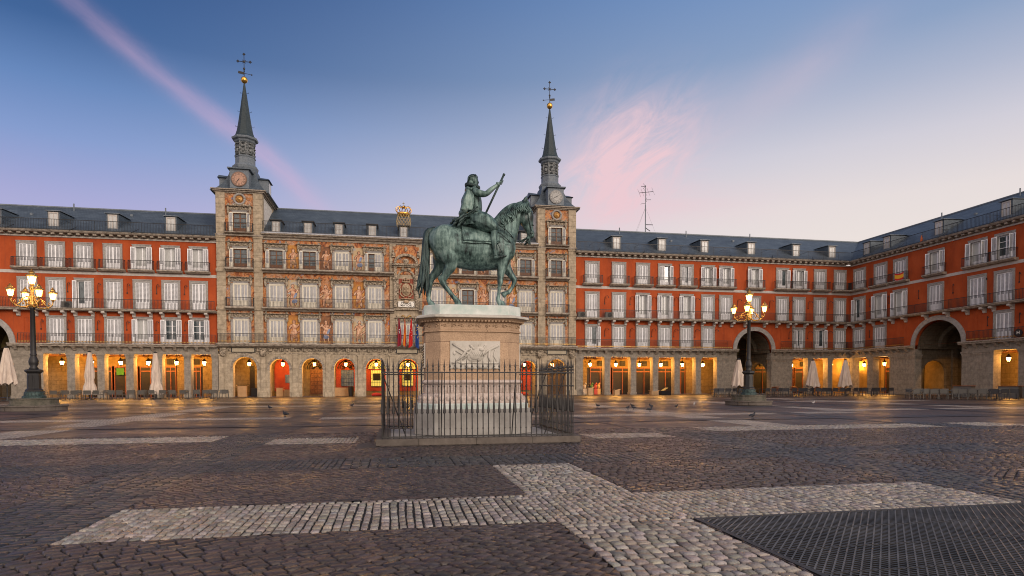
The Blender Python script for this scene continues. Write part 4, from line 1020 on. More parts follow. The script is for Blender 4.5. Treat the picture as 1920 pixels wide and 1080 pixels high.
leg([(.88,.2,1.45,.17,.26),(.96,.22,1.12,.13,.16),(1.08,.22,.93,.09,.105),(1.17,.22,.80,.078,.085),(1.205,.22,.74,.072,.075),(1.185,.22,.63,.055,.055),(1.12,.22,.51,.048,.05),(1.055,.22,.43,.055,.06),(.99,.22,.40,.05,.052),(.95,.22,.385,.055,.06)])
leg([(.97,.22,.40,.065,.065),(.885,.22,.335,.085,.09)])
for x, y in ((-.31,-.23),(-.93,.23),(.80,-.22)):
    h.rings([[(x+dx+rx*math.cos(2*PI*j/16), y+ry*math.sin(2*PI*j/16), z) for j in range(16)] for rx, ry, z, dx in ((.065,.06,.14,-.02),(.085,.08,.07,.0),(.115,.10,-.035,.015))])
horse = h.build('horse', BRONZE, st); remesh(horse, .021, 3)
random.seed(3)
m = MB()
for k in range(15):                                                    # tail
    a = k*2.4; o1, o2 = .05*math.cos(a), .06*math.sin(a); L_ = random.uniform(-.12,.15)
    m.loft([(-.90+o1*.3,o2*.3,1.93,.04,.045),(-1.02+o1,o2,1.84,.05,.055),(-1.08+o1,o2*1.2,1.60,.045,.05),(-1.10+o1*1.3,o2*1.3+.02*math.sin(k),1.25,.045,.045),(-1.13+o1*1.5+.02*math.sin(k*2),o2*1.5,.88,.042,.04),(-1.17+o1*1.8+.03*math.cos(k),o2*1.7,.58,.032,.03),(-1.20+o1*2.2+.04*math.sin(k*3),o2*2,.32+L_,.012,.012)], 7, 3)
o = m.build('tail', DBRONZE, st, True)
m = MB()
for k in range(20):                                                    # mane and forelock
    t = k/19; cx = .72+.68*t; cz = 2.30+.42*math.sin(t*PI*.62)/math.sin(PI*.62)*(.98 if t < .9 else 1); cz = [2.30,2.47,2.62,2.70,2.73][int(t*4)]*(1-(t*4)%1) + [2.47,2.62,2.70,2.73,2.70][int(t*4)]*((t*4)%1)
    for s in (-1, 1):
        L_ = random.uniform(.16,.36)*(1-.35*t); w = .026
        m.tube([(cx+.02,0,cz-.03),(cx+.05,s*.09,cz-.03),(cx+.10,s*.17,cz-.12),(cx+.07+.03*math.sin(k*2.1),s*.215,cz-.12-L_*.4),(cx+.12+.03*math.cos(k),s*.235,cz-.12-L_*.7),(cx+.09,s*.24,cz-.12-L_)], [w*1.1,w*1.2,w*1.1,w,w*.8,.01], 6)
for k in range(7): m.tube([(1.38,.0,2.73),(1.46,(k-3)*.025,2.76+.02*(k%2)),(1.53,(k-3)*.03,2.66),(1.58,(k-3)*.02,2.52-.03*(k%3))], [.03,.035,.03,.01], 6)
for k in range(4): m.tube([(1.40,(k-1.5)*.04,2.72),(1.43,(k-1.5)*.05,2.80),(1.47+.02*k,(k-1.5)*.05,2.83)], [.02,.018,.005], 5)
m.build('mane', BRONZE, st, True)
m = MB()                                                               # saddle cloth draped over the back
R = []
for ix in range(12):
    x = -.22+.94*ix/11; ring = []
    for k in range(25):
        a = -1.42+2.84*k/24
        zc_, ry, rz = 1.45+.02*ix/11, .455, .535
        yy = ry*math.sin(a)*1.02; zz = zc_+rz*math.cos(a)*1.01
        if abs(a) > 1.3: zz -= 0.02*abs(a)
        ring.append((x, yy, zz + .012*math.sin(ix*1.3)))
    R.append(ring)
m.rings(R, False, False); m.rings([[(x, y*1.05, 1.45+(z-1.45)*1.035) for x,y,z in r] for r in R], False, False)
for e_ in (0, -1):
    r0 = R[e_]; r1 = [(x, y*1.05, 1.45+(z-1.45)*1.035) for x,y,z in r0]; m.rings([r0, r1], False, False)
for col_ in (0, 24):
    a_ = [r[col_] for r in R]; b_ = [(x, y*1.05, 1.45+(z-1.45)*1.035) for x,y,z in a_]; m.rings([a_, b_], False, False)
for s in (-1, 1): m.tube([(-.2,s*.485,1.57),(.7,s*.485,1.57)], .02, 6); m.tube([(-.2,s*.485,1.57),(-.2,s*.43,1.78),(-.2,s*.25,1.96)], .02, 6)
m.build('saddle_cloth', BRONZE, st, True)
m = MB(); m.ell((-.12,0,2.04), (.12,.26,.14), 12, 8); m.ell((.46,0,2.08), (.09,.2,.17), 12, 8); m.ell((.15,0,2.0), (.35,.27,.10), 14, 8); m.build('saddle', DBRONZE, st, True)
m = MB()                                                               # bridle, reins, breast strap
for s in (-1, 1):
    m.tube([(.46,s*.12,2.18),(.62,s*.30,2.08),(.85,s*.33,1.93),(1.02,s*.31,1.78),(1.15,s*.18,1.66)], .016, 5)
    m.tube([(.52,s*.40,1.88),(.75,s*.41,1.78),(.95,s*.37,1.62),(1.12,s*.22,1.5),(1.18,0,1.46)], .014, 5)
    m.tube([(1.62,s*.09,1.93),(1.3,s*.2,2.0),(.9,s*.26,2.1),(.5,s*.12,2.26)], .012, 5) if s > 0 else None
    m.tube([(1.42,s*.135,2.56),(1.50,s*.14,2.35),(1.56,s*.11,2.12),(1.60,s*.10,1.93)], .013, 5); m.ell((1.60,s*.105,1.92), (.05,.015,.05), 8, 5)
m.tube([(1.63,-.11,2.12),(1.67,0,2.13),(1.63,.11,2.12)], .013, 5); m.tube([(1.56,-.13,2.52),(1.61,0,2.54),(1.56,.13,2.52)], .013, 5)
for k in range(9): m.tube([(1.56+.02*math.cos(k),.03*math.sin(k*2),1.84),(1.52+.05*math.cos(k*2.3),.05*math.sin(k),1.72),(1.50+.09*math.cos(k*1.7),.06*math.sin(k*1.3),1.62)], [.02,.022,.006], 5)
for k in range(5): m.tube([(1.5,.05*math.sin(k),1.80),(1.40-.03*k,.04*math.cos(k),1.70),(1.34-.03*k,0,1.62+.02*k)], [.012,.012,.006], 5)
m.build('bridle', DBRONZE, st, True)
# rider
r = MB()
r.loft([(.12,0,2.05,.22,.20),(.13,0,2.20,.235,.215),(.155,0,2.36,.185,.165),(.155,0,2.48,.19,.18),(.13,0,2.64,.22,.195),(.11,0,2.78,.245,.18),(.09,0,2.88,.20,.14),(.08,0,2.95,.10,.09),(.09,0,3.02,.075,.075),(.10,0,3.06,.07,.075)], 18, 4)
r.ell((.235,0,2.44), (.09,.12,.14), 12, 8)
r.loft([(.095,0,3.02,.07,.07),(.115,0,3.06,.085,.10),(.12,0,3.13,.10,.118),(.115,0,3.20,.105,.12),(.11,0,3.27,.09,.105),(.11,0,3.31,.05,.06)], 14, 4)
r.loft([(.215,0,3.185,.014,.012),(.248,0,3.145,.02,.014),(.235,0,3.125,.018,.012)], 8, 3)                       # nose
r.ell((.215,0,3.10), (.03,.035,.012), 8, 5); r.ell((.20,0,3.055), (.035,.03,.035), 8, 6); r.ell((.205,0,3.195), (.025,.06,.012), 8, 5)
for s in (-1, 1): r.ell((.205,s*.04,3.165), (.018,.022,.014), 8, 5); r.ell((.11,s*.105,3.14), (.025,.014,.035), 8, 5)
def arm(P): r.loft(P, 12, 4)
arm([(.10,-.22,2.86,.085,.085),(.18,-.29,2.80,.095,.09),(.29,-.33,2.76,.085,.085),(.39,-.35,2.765,.07,.07),(.50,-.35,2.86,.068,.065),(.61,-.345,2.95,.052,.05),(.68,-.34,3.005,.042,.04)])
arm([(.10,.22,2.86,.085,.085),(.12,.32,2.70,.09,.09),(.14,.36,2.54,.07,.07),(.24,.30,2.42,.06,.06),(.36,.18,2.33,.045,.045),(.42,.12,2.30,.05,.035)])
r.loft([(.67,-.34,3.0,.065,.065),(.70,-.34,3.025,.07,.07)], 12, 2)
for s in (-1, 1):                                                      # puffed breeches, legs, boots
    arm([(.10,s*.16,2.16,.19,.20),(.24,s*.28,2.12,.22,.23),(.40,s*.37,2.02,.21,.225),(.54,s*.42,1.92,.16,.165),(.60,s*.43,1.83,.095,.09)])
    arm([(.57,s*.44,1.86,.075,.085),(.565,s*.47,1.72,.075,.085),(.56,s*.485,1.58,.072,.08),(.575,s*.49,1.42,.055,.06),(.59,s*.49,1.28,.045,.048),(.595,s*.49,1.21,.05,.05)])
    arm([(.56,s*.49,1.17,.04,.035),(.64,s*.49,1.17,.045,.045),(.74,s*.49,1.19,.05,.04),(.84,s*.49,1.215,.042,.032),(.88,s*.49,1.23,.02,.018)])
# hand closed round the baton: palm, four bent fingers and a thumb
bd = Vector((.46,0,.98)).normalized(); pc = Vector((.755,-.345,3.075))
r.loft([(.69,-.34,3.015,.036,.03),(.73,-.355,3.05,.045,.03),(.765,-.365,3.085,.045,.026)], 10, 3)
rider = r.build('rider', BRONZE, st); remesh(rider, .0125, 2)
m = MB()
for k in range(4):
    b = pc + bd*(-.045+.03*k); w = .0105-.001*abs(k-1.5)
    m.tube([tuple(b+Vector((.0,-.035,0))), tuple(b+Vector((.03,-.03,-.005))), tuple(b+Vector((.045,0,-.012))), tuple(b+Vector((.03,.03,-.01))), tuple(b+Vector((.005,.032,0)))], [w*1.15,w*1.1,w,w,w*.8], 7)
b = pc+bd*-.03; m.tube([tuple(b+Vector((-.04,-.02,-.02))), tuple(b+Vector((-.035,.015,.01))), tuple(b+Vector((-.01,.036,.03))), tuple(b+Vector((.01,.034,.05)))], [.014,.013,.011,.009], 7)
hx, hy, hz = .43, .11, 2.30
for k in range(4): m.tube([(hx,hy+.02-.03*k+.02,hz+.02),(hx+.035,hy+.03-.03*k,hz+.01),(hx+.04,hy+.03-.03*k,hz-.02),(hx+.015,hy+.03-.03*k,hz-.035)], [.012,.011,.010,.009], 6)
m.tube([(hx-.02,hy-.03,hz+.02),(hx+.01,hy-.05,hz+.03),(hx+.03,hy-.04,hz+.01)], [.013,.012,.01], 6)
o = m.build('fingers', BRONZE, rider, True)
m = MB()                                                               # ruff collar and gauntlet cuff
for (c, ax_, rad, n_, hh) in (((.085,0,3.02), Vector((.22,0,1)).normalized(), .175, 30, .03),):
    u_ = Vector((0,1,0)); v_ = ax_.cross(u_)
    R = []
    for kk, (rr, hz_) in enumerate(((.07,-.03),(rad,-hh),(rad+.012,0),(rad,hh),(.08,.04))):
        R.append([tuple(Vector(c) + (u_*math.cos(2*PI*j/(2*n_)) + v_*math.sin(2*PI*j/(2*n_)))*(rr + (.016 if (j%2 and rr > .1) else 0)) + ax_*(hz_ + (.018 if j%2 else -.018)*(rr > .1))) for j in range(2*n_)])
    m.rings(R)
m.build('ruff', DBRONZE, rider, True)
m = MB()                                                               # swept hair
m.ell((.085,0,3.21), (.125,.118,.13), 16, 10); m.ell((.05,0,3.12), (.10,.112,.10), 14, 8); m.ell((.12,0,3.30), (.07,.06,.045), 10, 6); m.ell((.17,0,3.27), (.06,.08,.05), 10, 6)
for k in range(12): m.tube([(.17-.02*(k%3),(k-5.5)*.016,3.31),(.08,(k-5.5)*.020,3.325-.002*abs(k-5.5)**2),(-.01,(k-5.5)*.018,3.24),(-.04,(k-5.5)*.016,3.13)], [.012,.016,.016,.01], 5)
m.build('hair', BRONZE, rider, True)
m = MB()                                                               # cloak over the back, rolled hem, skirt, sash
for k in range(13):
    a = (k-6)/6; y0_ = a*.20; w = .045+.012*(k%2)
    m.tube([(.06,y0_*.8,2.93-.03*abs(a)),(-.05-.02*(1-abs(a)),y0_,2.84),(-.105-.03*(1-abs(a))+.015*math.sin(k*2),y0_*1.12,2.68),(-.10-.03*(1-a*a),y0_*1.2,2.50),(-.09,y0_*1.2,2.36)], [w*.9,w*1.1,w*1.2,w*1.15,w], 7)
m.loft([(-.06,-.30,2.42,.03,.03),(-.14,-.20,2.36,.065,.08),(-.19,0,2.34,.08,.09),(-.14,.20,2.36,.065,.08),(-.06,.30,2.42,.03,.03)], 12, 4)
for s in (-1, 1):
    for k in range(10): m.tube([(.01+.008*k,s*(.15+.008*k),2.94),(-.08+.018*k,s*.245,2.80),(-.15+.024*k,s*(.265+.02*(k%2)),2.60),(-.22+.028*k,s*(.25+.02*(k%2)),2.36)], [.03,.032,.034,.026], 6)
m.tube([(.14,-.20,2.96),(.02,-.27,2.88),(-.06,-.2,2.93),(-.07,0,2.96),(-.06,.2,2.93),(.14,.2,2.95)], .04, 8)
cloak = m.build('cloak', BRONZE, rider); remesh(cloak, .016, 1)
m = MB()
R = []
for (z, rx, ry, cx) in ((2.40,.175,.195,.15),(2.32,.21,.23,.14),(2.20,.26,.29,.13),(2.08,.29,.36,.11),(2.0,.30,.40,.10)):
    R.append([(cx+(rx+.012*math.cos(10*2*PI*j/40)*(2.45-z)*2)*math.cos(2*PI*j/40), (ry+.012*math.cos(10*2*PI*j/40)*(2.45-z)*2)*math.sin(2*PI*j/40), z - (.10 if math.cos(2*PI*j/40) > .3 else 0)*(2.45-z)*-1.2) for j in range(40)])
m.rings(R, False); R2 = [[(x*.97+.004, y*.96, z) for x,y,z in q] for q in R]; m.rings(R2, False); m.rings([R[-1], R2[-1]], False)
for s in (-1, 1):
    for k in range(8):
        a = -1.1+k*.32
        m.tube([(.16,s*(.20+.03*math.cos(a)),2.22+.08*math.sin(a)),(.30+.03*math.sin(a),s*(.32+.12*math.cos(a)),2.08+.16*math.sin(a)),(.46+.02*math.sin(a),s*(.39+.13*math.cos(a)),1.98+.15*math.sin(a)),(.56,s*(.43+.06*math.cos(a)),1.88+.08*math.sin(a))], [.03,.036,.034,.02], 6)
m.build('tunic_skirt', BRONZE, rider, True)
m = MB()
random.seed(11)
for k in range(34):
    a = random.uniform(-1, 1); b_ = random.random()
    x0_, z0_ = -.02, 2.20; x1_ = -.22-.24*b_; z1_ = 2.10+.10*math.sin(k)-.10*b_
    m.tube([(x0_,a*.14-.12,z0_),((x0_+x1_)/2,a*.18-.14,2.20+.05*math.sin(k*2)),(x1_,a*.22-.14,z1_),(x1_-.03,a*.23-.13,z1_-.06)], [.022,.034,.036,.012], 6)
m.build('sash', DBRONZE, rider, True)
m = MB(); a = Vector((.84,-.345,3.27)); b = Vector((.375,-.30,2.28)); m.tube([tuple(b),tuple(b.lerp(a,.5)),tuple(a)], [.026,.026,.026], 10); m.tube([tuple(b.lerp(a,.97)),tuple(a+(a-b)*.012)], .032, 10); m.tube([tuple(b),tuple(b.lerp(a,.03))], .034, 10)
m.build('baton', DBRONZE, st, True)
m = MB(); m.tube([(.14,-.34,2.40),(-.05,-.37,2.27),(-.34,-.40,2.07)], [.017,.015,.008], 6); m.tube([(.05,-.36,2.25),(.10,-.37,2.33),(.17,-.36,2.32)], .014, 6); m.tube([(.09,-.33,2.42),(.11,-.39,2.31)], .014, 6); m.ell((.165,-.34,2.42), (.028,.028,.028), 8, 6); m.tube([(.10,-.36,2.37),(.17,-.38,2.36),(.16,-.36,2.41)], .01, 5)
m.build('sword', DBRONZE, st, True)
m = MB()
for s in (-1, 1):
    m.tube([(.60,s*.44,1.62),(.70,s*.47,1.42),(.78,s*.48,1.27)], .010, 5)
    m.tube([(.70+.07*math.cos(t*PI/6),s*.49,1.19+.085*math.sin(t*PI/6)) for t in range(-1,8)], .013, 5); m.tube([(.63,s*.49,1.145),(.78,s*.49,1.16)], .018, 6)
    m.tube([(.55,s*.49,1.18),(.46,s*.49,1.20),(.43,s*.49,1.22)], .009, 5)
m.build('stirrup', DBRONZE, st, True)

# ------------------------------------------------------------------ pedestal
pd = empty('pedestal', (1.92, -52.3, .15)); tag(pd, 'tall stone pedestal with marble trophy relief under the bronze rider', 'pedestal')
def octo(hx, hy, z, ch):
    return [(-hx+ch,-hy,z),(hx-ch,-hy,z),(hx,-hy+ch,z),(hx,hy-ch,z),(hx-ch,hy,z),(-hx+ch,hy,z),(-hx,hy-ch,z),(-hx,-hy+ch,z)]
def octs(name, prof, m_, ch=.34, base=(1.17,.86), smooth=False):
    mb = MB(); mb.rings([octo(base[0]+o, base[1]+o, z-.15, ch+o*.4) for o, z in prof]); return mb.build(name, m_, pd, smooth)
octs('base_block', [(.27,.15),(.27,.44),(.265,.445),(.265,.765)], PEDB)
octs('lower_slab', [(.20,.765),(.20,.87),(.17,.90)], PEDG)
octs('leaf_moulding', [(.17,.90),(.16,.94),(.09,1.04),(.08,1.10),(.03,1.14)], PEDF)
octs('fluted_block', [(.0,1.14),(.0,1.36)], PEDF); octs('roll_moulding', [(.01,1.36),(.05,1.38),(.065,1.41),(.05,1.45),(.01,1.47)], PEDF)
octs('pedestal_body', [(.0,1.47),(.0,2.62)], PEDW)
octs('frieze_moulding', [(.0,2.62),(.035,2.635),(.035,2.67),(.0,2.69)], PEDW)
octs('frieze', [(.005,2.69),(.005,2.86)], PEDW); octs('cornice', [(.01,2.86),(.10,2.90),(.17,2.95)], PEDW)
octs('top_moulding', [(.17,2.95),(.22,2.965),(.22,3.0),(.19,3.02),(.13,3.04)], PEDM)
octs('top_slab', [(.03,3.04),(.03,3.27),(.015,3.285)], PEDG)
m = MB()
def along(n, hx, hy, ch, o):                                           # points round the octagon with their outward normals
    P = octo(hx+o, hy+o, 0, ch+o*.4); out = []
    for i in range(8):
        a = Vector(P[i]); b = Vector(P[(i+1)%8]); L_ = (b-a).length; k = max(1, int(round(L_/n))); d = (b-a).normalized(); nn = Vector((d.y,-d.x,0))
        for j in range(k): out.append((a+(b-a)*(j+.5)/k, nn, math.atan2(d.y,d.x)))
    return out
for p, nn, a in along(.075, 1.17, .86, .34, 0): m.cbox(p.x+nn.x*.008, p.y+nn.y*.008, 1.25-.15, .042, .03, .19, a)
m.build('flutes', PEDF, pd)
m = MB()
for p, nn, a in along(.17, 1.17, .86, .34, .12): m.ell((p.x+nn.x*-.005, p.y+nn.y*-.005, 1.0-.15), (.07,.05,.075), 8, 5, Matrix.Rotation(a,3,'Z'))
m.build('carved_leaf', PEDF, pd, True)
m = MB()
for i, (p, nn, a) in enumerate(along(.20, 1.17, .86, .34, .005)):
    d = Vector((-nn.y,nn.x,0)); z = 2.775-.15
    pts = [p + nn*.008 + d*(.07*math.cos(t*.7)*(1-t*.09)*(1 if i%2 else -1)) + Vector((0,0,z+.055*math.sin(t*.7)*(1-t*.09))) - Vector((0,0,0)) for t in range(9)]
    m.tube([tuple(q) for q in pts], [.018-.001*t for t in range(9)], 6); m.ell(tuple(p+nn*.008+Vector((0,0,z))), (.025,.02,.025), 6, 5)
m.build('scroll_carving', PEDW, pd, True)
m = MB()
for p, nn, a in along(.085, 1.17, .86, .34, .09): m.cbox(p.x, p.y, 2.895-.15, .045, .05, .04, a)
m.build('dentils', PEDW, pd)
# white trophy relief
yf = -.86; m = MB(); m.box(-.60, .62, yf-.025, yf, 1.74-.15, 2.41-.15); rp = m.build('relief_panel', PEDM, pd)
m = MB(); zz = 2.07-.15; y = yf-.03
def T(pts, rad): m.tube([(a, y-.005, zz+b) for a, b in pts], rad, 8)
m.ell((.03,y,zz+.02), (.25,.03,.19), 20, 6, Matrix.Rotation(-.5,3,'Y')); m.ell((.03,y-.02,zz+.02), (.18,.025,.13), 18, 6, Matrix.Rotation(-.5,3,'Y'))
T([(-.54,.27),(-.1,.0),(.1,-.14)], .028); T([(-.46,.10),(-.2,-.05)], .02); T([(.58,.24),(.3,.1),(.2,-.02)], [.035,.03,.02]); T([(.12,.27),(.05,.1),(-.02,-.1)], .018); T([(-.12,.25),(-.02,.12)], .03); T([(.26,.24),(.16,.1)], .022)
T([(-.45,-.16),(-.3,-.02),(-.2,.12),(-.08,.16),(-.15,.04),(-.3,-.12)], [.02,.035,.04,.03,.03,.02]); T([(.36,.12),(.34,-.05),(.40,-.16),(.33,-.22)], [.03,.035,.03,.02]); T([(.5,.12),(.46,-.02),(.54,-.14),(.5,-.2)], .02)
T([(-.55,-.2),(-.42,-.17),(-.3,-.2),(-.15,-.18),(0,-.19),(.2,-.2),(.4,-.19),(.58,-.19)], [.03,.02,.03,.02,.025,.02,.03,.025]); T([(-.5,-.24),(-.42,-.31),(-.52,-.32)], .02); T([(.5,-.24),(.44,-.31),(.54,-.32)], .02)
m.box(-.24, -.02, y-.02, y+.02, zz-.33, zz-.23); m.box(.06, .28, y-.02, y+.02, zz-.33, zz-.23)
for k in range(6): m.tube([(.02-.1+.05*k, y-.04, zz+.08),(.08+.05*k-.1, y-.04, zz-.03)], .010, 5)
m.ell((.16,y-.03,zz+.13), (.07,.04,.045), 10, 6); m.ell((-.5,y,zz+.04), (.04,.02,.05), 8, 5)
m.build('trophy_carving', PEDM, rp, True)
for s in (-1, 1):
    m = MB(); xx = s*1.17; m.box(min(xx,xx+s*.035), max(xx,xx+s*.035), -.48, .48, 1.62, 2.22); o = m.build('inscription_slab', PEDM, pd)
    m = MB()
    for k in range(8): 
        for j in range(7): m.box(min(xx+s*.035,xx+s*.05), max(xx+s*.035,xx+s*.05), -.42+j*.12, -.42+j*.12+.075, 1.68+k*.066, 1.71+k*.066)
    m.build('bronze_mark', DBRONZE, o)

# ------------------------------------------------------------------ iron fence round the pedestal
FX0, FX1, FY0, FY1 = -.28, 4.12, -54.1, -50.7
fn = empty('iron_fence', (1.92, -52.4, 0)); tag(fn, 'dark iron spear fence on a granite kerb round the pedestal', 'fence')
m = MB(); o_ = .14
for a, b, c, d in ((FX0-o_,FX1+o_,FY0-o_,FY0+.18),(FX0-o_,FX1+o_,FY1-.18,FY1+o_),(FX0-o_,FX0+.18,FY0+.18,FY1-.18),(FX1-.18,FX1+o_,FY0+.18,FY1-.18)): m.box(a-1.92, b-1.92, c+52.4, d+52.4, 0, .148)
m.build('kerb', KERB, fn)
m = MB(); m.box(FX0+.18-1.92, FX1-.18-1.92, FY0+.18+52.4, FY1-.18+52.4, -.01, .135); m.build('stone_floor', PEDB, fn)
def spear(m, x, y):
    m.lathe([(.012,.15),(.012,.70),(.034,.715),(.030,.75),(.014,1.02),(.010,1.10),(.010,1.72)], x, y, 6)
    for z in (.36, 1.32): m.lathe([(.012,z-.02),(.02,z),(.012,z+.02)], x, y, 6)
    m.lathe([(.010,1.66),(.020,1.70),(.010,1.735),(.022,1.76),(.012,1.82),(.002,1.95)], x, y, 6)
def fpanel(x0, y0, x1, y1):
    m = MB(); L_ = math.hypot(x1-x0, y1-y0); k = int(round(L_/.124))
    for i in range(k+1): spear(m, x0+(x1-x0)*i/k-1.92, y0+(y1-y0)*i/k+52.4)
    t = .014
    for z in (.185, 1.63):
        m.box(min(x0,x1)-t-1.92, max(x0,x1)+t-1.92, min(y0,y1)-t+52.4, max(y0,y1)+t+52.4, z-.014, z+.014)
    return m.build('fence_panel', IRON2, fn)
fpanel(FX0, FY0, FX1, FY0); fpanel(FX0, FY1, FX1, FY1); fpanel(FX0, FY0+.12, FX0, FY1-.12); fpanel(FX1, FY0+.12, FX1, FY1-.12)
for a, b in (((FX0,-53.5),(.25,-53.5)),((1.05,FY0),(1.05,-53.72)),((2.75,FY0),(2.72,-53.72)),((FX1,-51.4),(3.6,-51.4)),((FX1,-53.4),(3.6,-53.4))):
    m = MB(); m.tube([(a[0]-1.92,a[1]+52.4,1.62),(b[0]-1.92,b[1]+52.4,.14)], .014, 5); m.build('brace', IRON, fn)

# ------------------------------------------------------------------ street lamps
def make_street_lamp(arm_rot):
    root = empty('street_lamp')
    m = MB(); m.lathe([(1.42,.0),(1.42,.20),(1.48,.22),(1.48,.28),(1.0,.285)], 0, 0, 40); m.build('step', KERB, root)
    m = MB(); m.lathe([(1.10,.28),(1.10,.34),(1.04,.38),(1.04,.56),(1.08,.60),(1.08,.64),(.5,.65)], 0, 0, 36); m.build('stone_bench', noisy('stained_bench_stone', (.05,.05,.035), (.15,.13,.10), 3, .75, .4), root)
    m = MB(); m.lathe([(.54,.64),(.54,.74),(.45,.80),(.45,.95),(.38,1.0)], 0, 0, 24); m.build('plinth', DBRONZE, root)
    m = MB(); m.lathe([(.40,.98),(.40,1.08),(.31,1.16),(.29,1.95),(.34,2.0),(.40,2.06),(.40,2.14),(.25,2.18)], 0, 0, 8, PI/8)
    for j in range(8): m.cbox(.283*math.cos(j*PI/4), .283*math.sin(j*PI/4), 1.55, .02, .16, .6, j*PI/4)
    m.build('pedestal', IRON, root)
    m = MB(); m.lathe([(.18,2.16),(.22,2.22),(.15,2.3),(.21,2.45),(.23,2.6),(.16,2.8),(.13,2.88),(.17,2.94),(.13,3.0),(.135,3.2),(.105,5.35),(.14,5.4),(.10,5.46)], 0, 0, 16); m.build('pole', IRON, root, True)
    m = MB(); m.lathe([(.08,5.3),(.15,5.5),(.2,5.62),(.1,5.8),(.16,5.95),(.09,6.1),(.07,6.3),(.13,6.42),(.16,6.5),(.06,6.54)], 0, 0, 12); m.build('finial_stem', GILTIRON, root, True)
    def lantern():
        e = empty('lantern', (0,0,0), 0, root)
        m = MB(); m.lathe([(.02,-.12),(.07,-.08),(.1,0),(.11,.03)], 0, 0, 8); 
        for j in range(6):
            a = PI/6+j*PI/3; m.tube([(.115*math.cos(a),.115*math.sin(a),.02),(.205*math.cos(a),.205*math.sin(a),.44)], .012, 4)
        m.lathe([(.25,.43),(.27,.45),(.25,.50),(.14,.60),(.12,.66),(.15,.68),(.07,.74),(.03,.78),(.05,.81),(.0,.86)], 0, 0, 12)
        for j in range(6):
            a = PI/6+j*PI/3; m.ell((.24*math.cos(a),.24*math.sin(a),.51), (.035,.035,.04), 6, 4)
        m.build('lantern_frame', GILTIRON, e)
        m = MB(); m.lathe([(.105,.03),(.195,.43)], 0, 0, 6, PI/6); m.build('lit_glass', LAMPG2, e)
        return e
    for k in range(4):
        a = arm_rot+k*PI/2; ca, sa = math.cos(a), math.sin(a); m = MB()
        P_ = lambda l: [(.82*r_*ca, .82*r_*sa, z) for r_, z in l]
        m.tube(P_([(.1,5.55),(.35,5.42),(.65,5.42),(.95,5.52),(1.1,5.66),(1.13,5.82)]), [.05,.045,.04,.035,.03,.035], 6)
        m.tube(P_([(.1,5.95),(.3,5.98),(.5,5.86),(.62,5.66),(.8,5.52),(1.0,5.54)]), [.035,.035,.03,.03,.025,.02], 6)
        m.tube(P_([(.28+.13*math.cos(t*.75)*(1-t*.08), 5.70+.13*math.sin(t*.75)*(1-t*.08)) for t in range(10)]), .022, 5)
        m.tube(P_([(.62+.12*math.cos(t*.75+2)*(1-t*.08), 5.74+.12*math.sin(t*.75+2)*(1-t*.08)) for t in range(10)]), .02, 5)
        m.tube(P_([(.95+.08*math.cos(t*.8+2)*(1-t*.08), 5.68+.08*math.sin(t*.8+2)*(1-t*.08)) for t in range(8)]), .018, 5)
        for rr, z in ((.5,5.6),(.85,5.45),(.2,5.8)): m.ell((.82*rr*ca, .82*rr*sa, z), (.05,.05,.05), 6, 5)
        m.build('scroll_arm', GILTIRON, root, True)
        l = lantern(); l.location = (.927*ca, .927*sa, 5.90); l.rotation_euler.z = a; l.scale = (.82,)*3
    l = lantern(); l.location = (0, 0, 6.62)
    return root
def bulb(parent, z, power, rad=.09, col=(1,.55,.16)):
    li = bpy.data.lights.new('lamp_light', 'POINT'); li.energy = power; li.color = col; li.shadow_soft_size = rad
    o = bpy.data.objects.new('lamp_light', li); COL.objects.link(o); o.parent = parent; o.location = z if hasattr(z, '__len__') else (0,0,z); return o
l1 = make_street_lamp(math.radians(45)); tag(l1, 'lit five-lantern lamp post on round stone bench before the left town house', 'street lamp', 'five-lantern street lamps'); l1.location = (-19.28,-30.3,-.03); l1.scale = (1.03,)*3
l2 = make_street_lamp(math.radians(-39)); tag(l2, 'lit five-lantern lamp post on round stone bench before the right archway', 'street lamp', 'five-lantern street lamps'); l2.location = (21.79,-33.0,0); l2.scale = (.97,)*3
for l in (l1, l2):
    for ch in l.children:
        if ch.name.startswith('lantern'): bulb(ch, .24, 70, .12, (1,.6,.22)).data.use_shadow = True

# ------------------------------------------------------------------ hanging lanterns in the arcades
def hanging_lantern():
    root = empty('hanging_lantern')
    m = MB(); m.lathe([(.19,.26),(.21,.28),(.19,.33),(.09,.42),(.06,.48),(.08,.50),(.03,.54)], 0, 0, 12); m.lathe([(.02,-.15),(.04,-.12),(.09,-.06),(.095,-.04)], 0, 0, 8)
    for j in range(6):
        a = PI/6+j*PI/3; m.tube([(.1*math.cos(a),.1*math.sin(a),-.05),(.17*math.cos(a),.17*math.sin(a),.27)], .009, 4)
    m.build('hood', IRON, root); m = MB(); m.tube([(0,0,.5),(0,0,1.0)], .014, 5); m.build('rod', IRON, root)
    m = MB(); m.lathe([(.09,-.045),(.165,.26)], 0, 0, 6, PI/6); m.build('lit_glass', LAMPG, root); return root
hl0 = hanging_lantern(); first = True
ordn = ['first','second','third','fourth','fifth','sixth','seventh','eighth','ninth','tenth','eleventh','twelfth','thirteenth','fourteenth','fifteenth','sixteenth','seventeenth','eighteenth','nineteenth','twentieth','twenty-first','twenty-second','twenty-third','twenty-fourth','twenty-fifth','twenty-sixth','twenty-seventh','twenty-eighth','twenty-ninth','thirtieth']
def hang(x, y, z, label, power=1150):
    global first
    o = hl0 if first else copy_tree(hl0); first = False
    o.location = (x, y, z); tag(o, label, 'lantern', 'lanterns hanging in the arcades'); o.scale = (1.25,)*3
    bulb(o, .10, power, .10, (1,.455,.085)); return o
